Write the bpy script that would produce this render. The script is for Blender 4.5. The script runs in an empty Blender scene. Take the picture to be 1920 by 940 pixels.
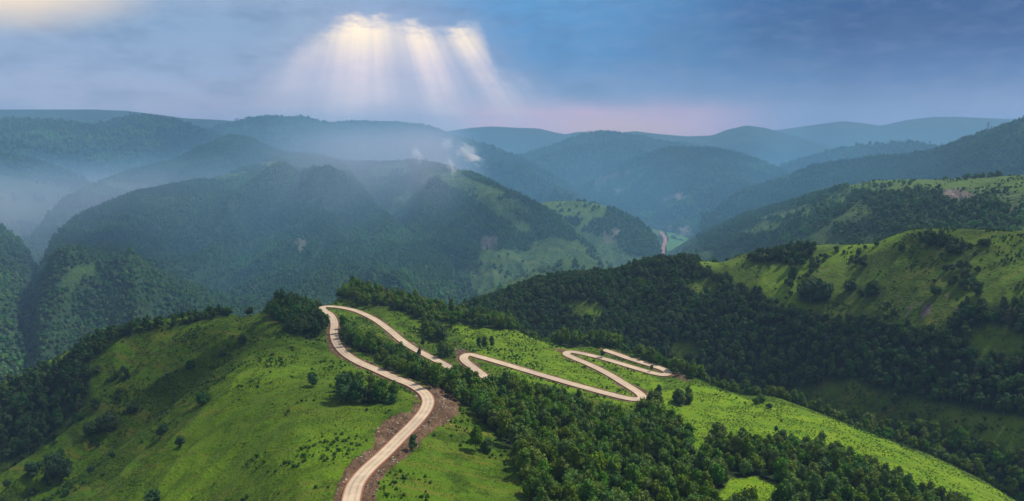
import bpy, math, random
import numpy as np
from math import radians
rng = np.random.default_rng(7)
random.seed(7)
scene = bpy.context.scene
COL = scene.collection
# ------------------------------------------------------------------ camera, sky, sun, exposure
ZC = 500.0                      # the drone hovers 500 m above the datum
F = 1280.0                      # focal length in photo pixels (1920 wide)
PITCH = math.atan((470 - 243) / F)
EXPOSURE = 0.9
SUN_AZ, SUN_EL = radians(58), radians(50)
cam_d = bpy.data.cameras.new('camera')
cam_d.sensor_width = 36.0
cam_d.lens = 24.0
cam_d.clip_start = 1.0
cam_d.clip_end = 200000.0
cam = bpy.data.objects.new('camera', cam_d)
COL.objects.link(cam)
cam.location = (0, 0, ZC)
cam.rotation_euler = (math.pi / 2 - PITCH, 0, 0)
scene.camera = cam
scene.view_settings.view_transform = 'Standard'
scene.view_settings.look = 'None'
scene.view_settings.exposure = EXPOSURE
scene.view_settings.gamma = 1.0
scene.view_settings.use_curve_mapping = False
cy = scene.cycles
cy.use_denoising = True
cy.max_bounces = 6
cy.diffuse_bounces = 3
cy.transmission_bounces = 3
cy.volume_bounces = 1
cy.transparent_max_bounces = 12
cy.volume_step_rate = 1.0
cy.volume_max_steps = 128

sun_d = bpy.data.lights.new('sun', 'SUN')
sun_d.energy = 3.2
sun_d.angle = radians(3)
sun_d.color = (1.0, 0.93, 0.80)
sun = bpy.data.objects.new('sun', sun_d)
COL.objects.link(sun)
SUN_DIR = np.array([math.sin(SUN_AZ) * math.cos(SUN_EL), math.cos(SUN_AZ) * math.cos(SUN_EL), math.sin(SUN_EL)])
sun.rotation_euler = (math.pi / 2 - SUN_EL, 0, math.pi - SUN_AZ)
sun.location = (0, 0, 3000)


def lin(c):
    out = []
    for v in c:
        v = v / 255.0
        out.append(v / 12.92 if v <= 0.04045 else ((v + 0.055) / 1.055) ** 2.4)
    return out


class NT:
    """small helper around a node tree"""
    def __init__(self, tree):
        self.t = tree

    def new(self, typ, **kw):
        n = self.t.nodes.new(typ)
        for k, v in kw.items():
            setattr(n, k, v)
        return n

    def link(self, a, b):
        self.t.links.new(a, b)

    def put(self, sock, v):
        if isinstance(v, bpy.types.NodeSocket):
            self.t.links.new(v, sock)
        elif isinstance(v, (tuple, list)) and sock.type == 'RGBA' and len(v) == 3:
            sock.default_value = (*v, 1)
        else:
            sock.default_value = v

    def math(self, op, a, b=None, c=None, clamp=False):
        n = self.new('ShaderNodeMath', operation=op)
        n.use_clamp = clamp
        self.put(n.inputs[0], a)
        if b is not None:
            self.put(n.inputs[1], b)
        if c is not None:
            self.put(n.inputs[2], c)
        return n.outputs[0]

    def mix(self, fac, a, b, mode='MIX'):
        n = self.new('ShaderNodeMix', data_type='RGBA', blend_type=mode)
        self.put(n.inputs[0], fac)
        self.put(n.inputs[6], a)
        self.put(n.inputs[7], b)
        return n.outputs[2]

    def ramp(self, fac, stops, interp='LINEAR'):
        n = self.new('ShaderNodeValToRGB')
        cr = n.color_ramp
        cr.interpolation = interp
        while len(cr.elements) < len(stops):
            cr.elements.new(0.5)
        for e, (p, c) in zip(cr.elements, stops):
            e.position = p
            e.color = (*c, 1) if isinstance(c, (tuple, list)) else (c, c, c, 1)
        self.put(n.inputs[0], fac)
        return n.outputs[0]

    def step(self, v, a, b, c=0.0, d=1.0, kind='SMOOTHSTEP'):
        n = self.new('ShaderNodeMapRange', interpolation_type=kind)
        n.clamp = True
        self.put(n.inputs[0], v)
        for i, x in enumerate((a, b, c, d)):
            self.put(n.inputs[1 + i], x)
        return n.outputs[0]

    def noise(self, vec, scale, detail=3, rough=0.5, dim='3D', dist=0.0):
        n = self.new('ShaderNodeTexNoise', noise_dimensions=dim)
        if vec is not None:
            self.put(n.inputs['W' if dim == '1D' else 'Vector'], vec)
        n.inputs['Scale'].default_value = scale
        n.inputs['Detail'].default_value = detail
        n.inputs['Roughness'].default_value = rough
        n.inputs['Distortion'].default_value = dist
        return n.outputs[0]


def build_world():
    w = bpy.data.worlds.new("World")
    scene.world = w
    w.use_nodes = True
    w.node_tree.nodes.clear()
    n = NT(w.node_tree)
    tc = n.new('ShaderNodeTexCoord')
    sep = n.new('ShaderNodeSeparateXYZ')
    n.link(tc.outputs['Generated'], sep.inputs[0])
    X, Y, Z = sep.outputs
    az = n.math('MULTIPLY', n.math('ARCTAN2', X, Y), 180 / math.pi)          # degrees right of the view
    el = n.math('MULTIPLY', n.math('ARCSINE', Z), 180 / math.pi)             # degrees above the horizon
    # slow distortion so no band is ruler straight
    cmb = n.new('ShaderNodeCombineXYZ')
    n.put(cmb.inputs[0], n.math('MULTIPLY', az, 0.06))
    n.put(cmb.inputs[1], n.math('MULTIPLY', el, 0.16))
    big = n.noise(cmb.outputs[0], 1.0, 4, 0.55)
    big2 = n.noise(cmb.outputs[0], 3.1, 5, 0.6)
    elw = n.math('ADD', el, n.math('MULTIPLY', n.math('SUBTRACT', big, 0.5), 3.0))
    azw = n.math('ADD', az, n.math('MULTIPLY', n.math('SUBTRACT', big2, 0.5), 9.0))
    t = n.math('DIVIDE', elw, 14.0, clamp=True)
    left = n.ramp(t, [(0.0, lin((214, 186, 206))), (0.13, lin((184, 180, 204))), (0.30, lin((154, 172, 204))),
                      (0.52, lin((138, 168, 200))), (0.68, lin((150, 174, 204))), (0.80, lin((190, 190, 214))), (1.0, lin((205, 200, 214)))])
    midc = n.ramp(t, [(0.0, lin((235, 178, 196))), (0.08, lin((206, 176, 204))), (0.20, lin((116, 148, 192))),
                      (0.42, lin((78, 138, 192))), (0.75, lin((88, 152, 204))), (1.0, lin((90, 146, 196)))])
    right = n.ramp(t, [(0.0, lin((164, 146, 196))), (0.12, lin((122, 134, 182))), (0.25, lin((56, 100, 160))),
                       (0.5, lin((14, 70, 128))), (0.85, lin((24, 80, 138))), (1.0, lin((34, 92, 148)))])
    c = n.mix(n.step(azw, -18, 2), left, midc)
    c = n.mix(n.step(azw, 3, 27), c, right)
    # fine cloud structure
    fine = n.noise(cmb.outputs[0], 7.0, 6, 0.62)
    c = n.mix(n.step(fine, 0.42, 0.70, 0, 0.09), c, lin((176, 186, 218)))
    c = n.mix(n.step(big2, 0.58, 0.30, 0, 0.34), c, lin((64, 100, 142)))
    # pink strip low behind the far ridges, strongest right of the middle
    strip = n.math('MULTIPLY', n.step(elw, 2.0, 0.5), n.step(n.math('ABSOLUTE', n.math('SUBTRACT', az, 6.0)), 17, 6))
    c = n.mix(n.math('MULTIPLY', strip, 0.95), c, [v * 1.15 for v in lin((248, 186, 200))])
    glow = n.math('MULTIPLY', n.step(n.math('ABSOLUTE', n.math('SUBTRACT', az, 9.0)), 8, 1), n.step(elw, 1.1, 0.0))
    c = n.mix(n.math('MULTIPLY', glow, 0.95), c, [v * 1.25 for v in lin((255, 190, 168))])
    # warm bright cloud in the upper left corner
    d1 = n.math('SQRT', n.math('ADD', n.math('POWER', n.math('DIVIDE', n.math('ADD', az, 36.5), 10.0), 2.0),
                               n.math('POWER', n.math('DIVIDE', n.math('SUBTRACT', elw, 10.9), 4.4), 2.0)))
    c = n.mix(n.step(d1, 1.25, 0.25, 0, 1.0), c, [v * 1.2 for v in lin((255, 226, 186))])
    # opening in the cloud with rays under it
    s = n.math('MULTIPLY', n.math('SUBTRACT', az, -9.5), 1.0)               # azimuth from the opening
    rnd = n.math('SUBTRACT', n.noise(cmb.outputs[0], 9.0, 5, 0.65), 0.5)
    # upper rim as a height over azimuth
    rim = n.ramp(n.step(s, -8.5, 8.5, 0, 1, 'LINEAR'),
                 [(0.0, 0.48), (0.06, 0.65), (0.13, 0.68), (0.20, 0.75), (0.26, 0.86), (0.39, 0.855), (0.54, 0.84), (0.645, 0.80), (0.72, 0.76),
                  (0.775, 0.78), (0.83, 0.83), (0.89, 0.83), (0.93, 0.74), (0.96, 0.6), (1.0, 0.45)], 'B_SPLINE')
    rim_el = n.math('MULTIPLY_ADD', rim, 10.0, n.math('MULTIPLY', rnd, 2.6))
    below = n.step(n.math('SUBTRACT', rim_el, el), -0.6, 1.3)
    # every ray keeps a constant phi seen from the hidden sun above the cloud
    phi = n.math('DIVIDE', n.math('ADD', az, 11.0), n.math('SUBTRACT', 18.0, el))
    rays = n.ramp(n.step(phi, -0.75, 1.05, 0, 1, 'LINEAR'),
                  [(0.0, 0.0), (0.10, 0.10), (0.18, 0.50), (0.235, 0.18), (0.31, 0.75), (0.37, 1.0), (0.43, 0.75), (0.49, 0.20), (0.545, 0.30), (0.60, 1.2), (0.65, 0.40), (0.71, 0.0),
                   (0.765, 0.85), (0.81, 0.40), (0.86, 0.22), (0.93, 0.10), (1.0, 0.0)], 'B_SPLINE')
    rn = n.noise(phi, 16.0, 2, 0.5, dim='1D')
    rays = n.math('MULTIPLY', rays, n.step(rn, 0.25, 0.7, 0.78, 1.15), clamp=True)
    fall = n.step(el, -1.0, 8.0, 0.72, 1.0, 'LINEAR')
    a_ray = n.math('MULTIPLY', n.math('MULTIPLY', below, rays), n.math('MULTIPLY', fall, 1.15), clamp=True)
    a_ray = n.math('MULTIPLY', a_ray, n.step(n.noise(cmb.outputs[0], 4.0, 4, 0.6), 0.3, 0.65, 0.72, 1.08), clamp=True)
    c = n.mix(a_ray, c, [v * 1.05 for v in lin((246, 226, 226))])
    core = n.math('MULTIPLY', n.step(s, -8.8, -4.2), n.step(s, 8.6, 6.2))
    core_a = n.math('MULTIPLY', n.math('MULTIPLY', below, core), n.step(el, 4.2, 8.0))
    core_a = n.math('MULTIPLY', core_a, n.math('MULTIPLY_ADD', rays, 0.9, 0.18), clamp=True)
    c = n.mix(core_a, c, [v * 1.5 for v in lin((255, 232, 184))])
    # soft bloom of thin cloud around the opening
    d2 = n.math('SQRT', n.math('ADD', n.math('POWER', n.math('DIVIDE', s, 13.0), 2.0),
                               n.math('POWER', n.math('DIVIDE', n.math('SUBTRACT', el, 4.5), 7.0), 2.0)))
    c = n.mix(n.step(d2, 1.0, 0.2, 0, 0.38), c, lin((222, 212, 230)))
    # overhead cloud cover out of frame, a plain bright overcast that goes on from the sky in view
    c = n.mix(n.step(el, 12, 40), c, lin((176, 190, 212)))
    k = 1.0 / (0.1 * 2 ** EXPOSURE)
    vm = n.new('ShaderNodeVectorMath', operation='SCALE')
    n.put(vm.inputs[0], c)
    vm.inputs['Scale'].default_value = k
    sky = n.new('ShaderNodeTexSky', sky_type='NISHITA')
    sky.sun_disc = False
    sky.sun_elevation = SUN_EL
    sky.sun_rotation = SUN_AZ
    sky.altitude = 1800
    col = n.mix(0.94, sky.outputs[0], vm.outputs[0])
    bg = n.new('ShaderNodeBackground')
    bg.inputs['Strength'].default_value = 0.1
    n.link(col, bg.inputs['Color'])
    out = n.new('ShaderNodeOutputWorld')
    n.link(bg.outputs[0], out.inputs['Surface'])


build_world()

# ------------------------------------------------------------------ geometry helpers
CP, SP = math.cos(PITCH), math.sin(PITCH)


def ray(u, v):
    u = np.asarray(u, float)
    v = np.asarray(v, float)
    a = (u - 960) / F
    b = (470 - v) / F
    return np.stack([a, CP + b * SP, -SP + b * CP], -1)


def project(x, y, z):
    """world point -> photo pixel"""
    z = z - ZC
    fw = y * CP - z * SP
    up = y * SP + z * CP
    fw = np.maximum(fw, 1e-3)
    return 960 + F * x / fw, 470 - F * up / fw


def at_r(u, v, r):
    d = ray(u, v)
    k = r / math.hypot(d[0], d[1])
    return math.atan2(d[0], d[1]), r, ZC + d[2] * k


def at_h(u, v, h):
    d = ray(u, v)
    k = -h / d[2]
    return math.atan2(d[0], d[1]), k * math.hypot(d[0], d[1]), ZC - h


def _hash(ix, iy, seed):
    h = (ix * 374761393 + iy * 668265263 + seed * 144665) & 0xffffffff
    h = ((h ^ (h >> 13)) * 1274126177) & 0xffffffff
    h = ((h ^ (h >> 16)) * 2246822519) & 0xffffffff
    return ((h ^ (h >> 15)) & 0xffff) / 65535.0


def vnoise(x, y, seed=0):
    ix = np.floor(x).astype(np.int64)
    iy = np.floor(y).astype(np.int64)
    fx = x - ix
    fy = y - iy
    fx = fx * fx * fx * (fx * (fx * 6 - 15) + 10)
    fy = fy * fy * fy * (fy * (fy * 6 - 15) + 10)
    a = _hash(ix, iy, seed)
    b = _hash(ix + 1, iy, seed)
    c = _hash(ix, iy + 1, seed)
    d = _hash(ix + 1, iy + 1, seed)
    return (a + (b - a) * fx) * (1 - fy) + (c + (d - c) * fx) * fy


def fbm(x, y, size, octaves=4, gain=0.5, seed=0, ridged=False):
    s = 0.0
    amp = 1.0
    tot = 0.0
    ca, sa = math.cos(0.6), math.sin(0.6)
    x = x / size + 1000.3
    y = y / size + 1000.7
    for o in range(octaves):
        n = vnoise(x, y, seed + o * 17)
        if ridged:
            n = 1 - np.abs(2 * n - 1)
        s = s + amp * n
        tot += amp
        amp *= gain
        x, y = (x * ca - y * sa) * 2.03, (x * sa + y * ca) * 2.03
    return s / tot - 0.5


def sstep(v, a, b):
    t = np.clip((v - a) / (b - a), 0, 1)
    return t * t * (3 - 2 * t)


def inpoly(u, v, poly):
    inside = np.zeros(np.shape(u), bool)
    n = len(poly)
    for i in range(n):
        x0, y0 = poly[i]
        x1, y1 = poly[(i + 1) % n]
        if y0 == y1:
            continue
        c = ((v > y0) != (v > y1)) & (u < (x1 - x0) * (v - y0) / (y1 - y0) + x0)
        inside ^= c
    return inside


def tps_fit(P, z, lam=1e-4):
    n = len(P)
    d = np.linalg.norm(P[:, None] - P[None], axis=-1)
    K = np.where(d > 0, d * d * np.log(np.maximum(d, 1e-9)), 0) + lam * np.eye(n)
    A = np.zeros((n + 3, n + 3))
    A[:n, :n] = K
    A[:n, n] = 1
    A[:n, n + 1:] = P
    A[n, :n] = 1
    A[n + 1:, :n] = P.T
    return np.linalg.solve(A, np.concatenate([z, [0, 0, 0]]))


def tps_eval(P, w, Q):
    n = len(P)
    out = np.empty(len(Q))
    for i in range(0, len(Q), 40000):
        q = Q[i:i + 40000]
        d = ((q[:, None] - P[None]) ** 2).sum(-1)
        k = np.where(d > 0, 0.5 * d * np.log(np.maximum(d, 1e-12)), 0)
        out[i:i + 40000] = k @ w[:n] + w[n] + q @ w[n + 1:]
    return out


TH_MAX = radians(41)


class Layer:
    """a hill as a height sheet over (bearing, distance)"""
    def __init__(self, name, nt, nr, r0, r1, t0=-TH_MAX, t1=TH_MAX):
        self.name = name
        self.th = np.linspace(t0, t1, nt)
        self.lr = np.linspace(math.log(r0), math.log(r1), nr)
        self.T, self.LR = np.meshgrid(self.th, self.lr, indexing='ij')
        self.R = np.exp(self.LR)
        self.X = self.R * np.sin(self.T)
        self.Y = self.R * np.cos(self.T)
        self.Z = np.zeros_like(self.R)

    def tps(self, pts, ys=0.55, lam=1e-5):
        P = np.array([(p[0], math.log(p[1]) * ys) for p in pts])
        w = tps_fit(P, np.array([p[2] for p in pts]), lam)
        self.Z = tps_eval(P, w, np.stack([self.T.ravel(), self.LR.ravel() * ys], -1)).reshape(self.T.shape)

    def loft(self, rows, smooth=5):
        """rows front to back, each a list of (bearing, r, z)"""
        Rs, Zs = [], []
        for row in rows:
            row = sorted(row)
            t = [p[0] for p in row]
            k = np.hanning(7)
            k /= k.sum()
            lrv = np.interp(self.th, t, [math.log(p[1]) for p in row])
            zv = np.interp(self.th, t, [p[2] for p in row])
            lrv = np.convolve(np.pad(lrv, 3, mode='edge'), k, 'valid')
            k2 = np.hanning(7)
            k2 /= k2.sum()
            zv = np.convolve(np.pad(zv, 3, mode='edge'), k2, 'valid')
            Rs.append(lrv)
            Zs.append(zv)
        for i in range(len(self.th)):
            xs = [r[i] for r in Rs]
            for j in range(1, len(xs)):
                xs[j] = max(xs[j], xs[j - 1] + 0.01)
            self.Z[i] = np.interp(self.lr, xs, [z[i] for z in Zs])
        k = np.hanning(smooth * 2 + 1)
        k /= k.sum()
        pad = np.pad(self.Z, ((0, 0), (smooth, smooth)), mode='edge')
        self.Z = np.apply_along_axis(lambda a: np.convolve(a, k, 'valid'), 1, pad)
        self.crest = np.exp(Rs[-3])
        self.cz = Zs[-3]

    def height(self, th, r):
        a = (th - self.th[0]) / (self.th[1] - self.th[0])
        b = (np.log(r) - self.lr[0]) / (self.lr[1] - self.lr[0])
        ok = (a >= 0) & (a <= len(self.th) - 1.001) & (b >= 0) & (b <= len(self.lr) - 1.001)
        a = np.clip(a, 0, len(self.th) - 1.001)
        b = np.clip(b, 0, len(self.lr) - 1.001)
        i = a.astype(int)
        j = b.astype(int)
        fa = a - i
        fb = b - j
        Z = self.Z
        z = (Z[i, j] * (1 - fa) * (1 - fb) + Z[i + 1, j] * fa * (1 - fb) + Z[i, j + 1] * (1 - fa) * fb + Z[i + 1, j + 1] * fa * fb)
        return np.where(ok, z, -9999.0)

    def masks(self):
        self.U, self.V = project(self.X, self.Y, self.Z)
        # uneven edges for every patch
        s = np.clip(self.R, 100, 6000)
        self.U2 = self.U + 26 * fbm(self.X, self.Y, 30, 3, 0.6, 5) * 300 / s * 1.5 + 14 * fbm(self.X, self.Y, 90, 3, 0.6, 6)
        self.V2 = self.V + 14 * fbm(self.X, self.Y, 30, 3, 0.6, 8) * 300 / s * 1.5 + 8 * fbm(self.X, self.Y, 90, 3, 0.6, 9)
        self.M = np.zeros(self.T.shape + (4,))
        self.M[..., 3] = 1

    def poly(self, ch, polys, val=1.0):
        for p in polys:
            self.M[..., ch][inpoly(self.U2, self.V2, p)] = val

    def build(self, mat, label=None):
        nt, nr = self.T.shape
        me = bpy.data.meshes.new(self.name)
        co = np.stack([self.X, self.Y, self.Z], -1).reshape(-1, 3)
        me.vertices.add(len(co))
        me.vertices.foreach_set('co', co.ravel().astype(np.float32))
        idx = np.arange(nt * nr).reshape(nt, nr)
        q = np.stack([idx[:-1, :-1], idx[1:, :-1], idx[1:, 1:], idx[:-1, 1:]], -1).reshape(-1, 4)
        me.loops.add(q.size)
        me.loops.foreach_set('vertex_index', q.ravel().astype(np.int32))
        me.polygons.add(len(q))
        me.polygons.foreach_set('loop_start', (np.arange(len(q)) * 4).astype(np.int32))
        me.polygons.foreach_set('use_smooth', np.ones(len(q), bool))
        me.update()
        at = me.attributes.new('mask', 'FLOAT_COLOR', 'POINT')
        at.data.foreach_set('color', self.M.reshape(-1).astype(np.float32))
        me.materials.append(mat)
        ob = bpy.data.objects.new(self.name, me)
        COL.objects.link(ob)
        ob['kind'] = 'structure'
        if label:
            ob['label'] = label
        return ob


# ------------------------------------------------------------------ materials
def ground_material(name, grass, grass2, dry, floor, rock=(0.16, 0.12, 0.11), scale=1.0, bump=0.5, far=False):
    """R of the mask = woodland floor, G = bare earth and rock, B = lush or yellow grass, also painted sunlit meadow"""
    m = bpy.data.materials.new(name)
    m.use_nodes = True
    m.node_tree.nodes.clear()
    n = NT(m.node_tree)
    at = n.new('ShaderNodeAttribute')
    at.attribute_name = 'mask'
    sp = n.new('ShaderNodeSeparateColor')
    n.link(at.outputs['Color'], sp.inputs[0])
    geo = n.new('ShaderNodeNewGeometry')
    P = geo.outputs['Position']
    n1 = n.noise(P, 0.012 / scale, 5, 0.6)
    n2 = n.noise(P, 0.09 / scale, 5, 0.65)
    n3 = n.noise(P, 0.7 / scale, 4, 0.7)
    mp = n.new('ShaderNodeMapping')
    mp.inputs['Scale'].default_value = (0.02 / scale, 0.16 / scale, 0.05 / scale)
    mp.inputs['Rotation'].default_value = (0, 0, 0.5)
    n.link(P, mp.inputs[0])
    n4 = n.noise(mp.outputs[0], 1.0, 4, 0.6, dist=0.6)
    c = n.mix(n.step(n1, 0.38, 0.62), [v * 1.12 for v in grass], [v * 0.85 for v in grass2])
    c = n.mix(n.step(n4, 0.46, 0.68, 0, 0.85), c, dry)
    n5 = n.noise(P, 0.035 / scale, 5, 0.68, dist=0.8)
    c = n.mix(n.step(n5, 0.50, 0.60, 0, 0.8), c, [v * 0.50 for v in grass2])
    c = n.mix(n.step(n2, 0.50, 0.38, 0, 0.7), c, [v * 0.42 for v in grass2])
    c = n.mix(n.step(n3, 0.40, 0.66, 0, 0.5), c, [min(1, v * 1.5) for v in grass])
    lush = n.mix(n.step(n2, 0.35, 0.65), (0.115, 0.215, 0.005), (0.175, 0.250, 0.009))
    lush = n.mix(n.step(n4, 0.45, 0.65, 0, 0.7), lush, (0.062, 0.135, 0.005))
    lush = n.mix(n.step(n3, 0.42, 0.62, 0, 0.4), lush, (0.055, 0.115, 0.004))
    c = n.mix(sp.outputs[2], c, lush)
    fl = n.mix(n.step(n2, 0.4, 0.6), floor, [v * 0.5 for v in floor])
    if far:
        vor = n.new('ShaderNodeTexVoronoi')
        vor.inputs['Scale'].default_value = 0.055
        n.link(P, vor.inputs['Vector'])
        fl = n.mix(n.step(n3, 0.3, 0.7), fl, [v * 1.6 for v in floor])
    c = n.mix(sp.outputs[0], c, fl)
    r2 = n.mix(n.step(n3, 0.35, 0.65), rock, [v * 0.45 for v in rock])
    r2 = n.mix(n.step(n2, 0.45, 0.7, 0, 0.7), r2, [min(1, v * 1.6) for v in rock])
    c = n.mix(sp.outputs[1], c, r2)
    b = n.new('ShaderNodeBsdfPrincipled')
    n.link(c, b.inputs['Base Color'])
    b.inputs['Roughness'].default_value = 0.95
    b.inputs['Specular IOR Level'].default_value = 0.1
    bp = n.new('ShaderNodeBump')
    bp.inputs['Strength'].default_value = bump
    bp.inputs['Distance'].default_value = 1.2 * scale
    hgt = n.math('ADD', n.math('MULTIPLY', n2, 1.5), n3)
    if far:
        hgt = n.math('ADD', hgt, n.math('MULTIPLY', vor.outputs['Distance'], -0.5))
    n.link(hgt, bp.inputs['Height'])
    n.link(bp.outputs[0], b.inputs['Normal'])
    o = n.new('ShaderNodeOutputMaterial')
    n.link(b.outputs[0], o.inputs['Surface'])
    return m


def simple_material(name, c1, c2, size=0.5, rough=0.9, bump=0.3, rnd=0.0, translucent=0.0, detail=3, patches=False):
    m = bpy.data.materials.new(name)
    m.use_nodes = True
    m.node_tree.nodes.clear()
    n = NT(m.node_tree)
    geo = n.new('ShaderNodeNewGeometry')
    tc = n.new('ShaderNodeTexCoord')
    ns = n.noise(tc.outputs['Object'], 1.0 / size, detail, 0.6)
    c = n.mix(n.step(ns, 0.3, 0.7), c1, c2)
    if patches:
        big = n.noise(geo.outputs['Position'], 0.0045, 4, 0.6)
        c = n.mix(n.step(big, 0.50, 0.66), c, [v * 1.5 for v in c2])
        c = n.mix(n.step(big, 0.46, 0.32, 0, 0.6), c, [v * 0.5 for v in c1])
    if rnd:
        oi = n.new('ShaderNodeObjectInfo')
        hs = n.new('ShaderNodeHueSaturation')
        n.put(hs.inputs['Hue'], n.math('MULTIPLY_ADD', oi.outputs['Random'], 0.06, 0.475))
        r2 = n.math('FRACT', n.math('MULTIPLY', oi.outputs['Random'], 37.7))
        n.put(hs.inputs['Value'], n.math('MULTIPLY_ADD', r2, rnd, 1 - rnd * 0.45))
        n.put(hs.inputs['Saturation'], n.math('MULTIPLY_ADD', n.math('FRACT', n.math('MULTIPLY', oi.outputs['Random'], 91.3)), 0.25, 0.85))
        n.put(hs.inputs['Color'], c)
        c = hs.outputs[0]
    b = n.new('ShaderNodeBsdfPrincipled')
    n.put(b.inputs['Base Color'], c)
    b.inputs['Roughness'].default_value = rough
    b.inputs['Specular IOR Level'].default_value = 0.15
    surf = b.outputs[0]
    if translucent:
        tr = n.new('ShaderNodeBsdfTranslucent')
        n.put(tr.inputs['Color'], c)
        mx = n.new('ShaderNodeMixShader')
        mx.inputs[0].default_value = translucent
        n.link(b.outputs[0], mx.inputs[1])
        n.link(tr.outputs[0], mx.inputs[2])
        surf = mx.outputs[0]
    if bump:
        bp = n.new('ShaderNodeBump')
        bp.inputs['Strength'].default_value = bump
        n.link(ns, bp.inputs['Height'])
        n.link(bp.outputs[0], b.inputs['Normal'])
    o = n.new('ShaderNodeOutputMaterial')
    n.link(surf, o.inputs['Surface'])
    return m


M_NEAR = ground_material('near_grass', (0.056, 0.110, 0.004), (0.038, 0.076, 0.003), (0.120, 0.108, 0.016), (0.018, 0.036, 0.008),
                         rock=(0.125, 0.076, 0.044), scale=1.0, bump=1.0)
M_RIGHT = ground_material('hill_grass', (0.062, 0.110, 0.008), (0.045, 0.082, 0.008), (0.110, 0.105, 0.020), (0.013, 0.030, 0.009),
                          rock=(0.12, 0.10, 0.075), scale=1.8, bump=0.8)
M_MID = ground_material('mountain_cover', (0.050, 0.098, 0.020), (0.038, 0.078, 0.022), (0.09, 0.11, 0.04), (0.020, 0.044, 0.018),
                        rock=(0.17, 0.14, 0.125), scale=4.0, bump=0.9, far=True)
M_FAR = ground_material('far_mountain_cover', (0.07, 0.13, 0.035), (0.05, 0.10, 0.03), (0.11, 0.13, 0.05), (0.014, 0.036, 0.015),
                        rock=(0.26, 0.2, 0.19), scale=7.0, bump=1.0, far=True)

# ------------------------------------------------------------------ near hill with the road
ROAD_A = [(652, 1000), (655, 965), (660, 930), (669, 905), (690, 880), (722, 850), (752, 820), (780, 791), (797, 770), (803, 752), (795, 737), (772, 722),
          (738, 708), (704, 693), (672, 679), (647, 663), (632, 645), (626, 625), (627, 606), (620, 591), (609, 583), (604, 578), (613, 575), (640, 577),
          (670, 584), (702, 599), (730, 619), (755, 640), (778, 655), (803, 668), (828, 681), (850, 693), (875, 706), (897, 714), (912, 712), (906, 704),
          (888, 690), (872, 677), (870, 669), (880, 665), (910, 672), (960, 687), (1020, 705), (1080, 722), (1130, 736), (1168, 745), (1192, 749),
          (1205, 746), (1196, 736), (1170, 719), (1140, 701), (1110, 686), (1082, 674), (1062, 665), (1070, 660), (1100, 665), (1140, 675), (1180, 687),
          (1218, 698), (1243, 703), (1253, 700), (1241, 692), (1210, 682), (1178, 672), (1150, 662), (1131, 656)]
# how far below the drone the road lies at some of those points
ROAD_H = {(652, 1000): 123, (660, 930): 128, (752, 820): 137, (803, 752): 142.5, (738, 708): 149, (672, 679): 154.5, (632, 645): 160, (626, 625): 162.5, (627, 606): 165,
          (620, 591): 167.5, (604, 578): 170.5, (640, 577): 171.2, (702, 599): 171.5, (755, 640): 170, (803, 668): 168, (850, 693): 166.5, (897, 714): 165.8, (906, 704): 166,
          (870, 669): 167.5, (910, 672): 169, (1020, 705): 173, (1130, 736): 175, (1205, 746): 176.8, (1170, 719): 179, (1110, 686): 182.5, (1062, 665): 185, (1070, 660): 185.5,
          (1140, 675): 186, (1218, 698): 187, (1253, 700): 187.8, (1210, 682): 188.6, (1150, 662): 189.3, (1131, 656): 189.6}
_k = [i for i, p in enumerate(ROAD_A) if p in ROAD_H]
road_h = np.interp(range(len(ROAD_A)), _k, [ROAD_H[ROAD_A[i]] for i in _k])
ROAD_RTZ = [at_h(u, v, h) for (u, v), h in zip(ROAD_A, road_h)]


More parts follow.
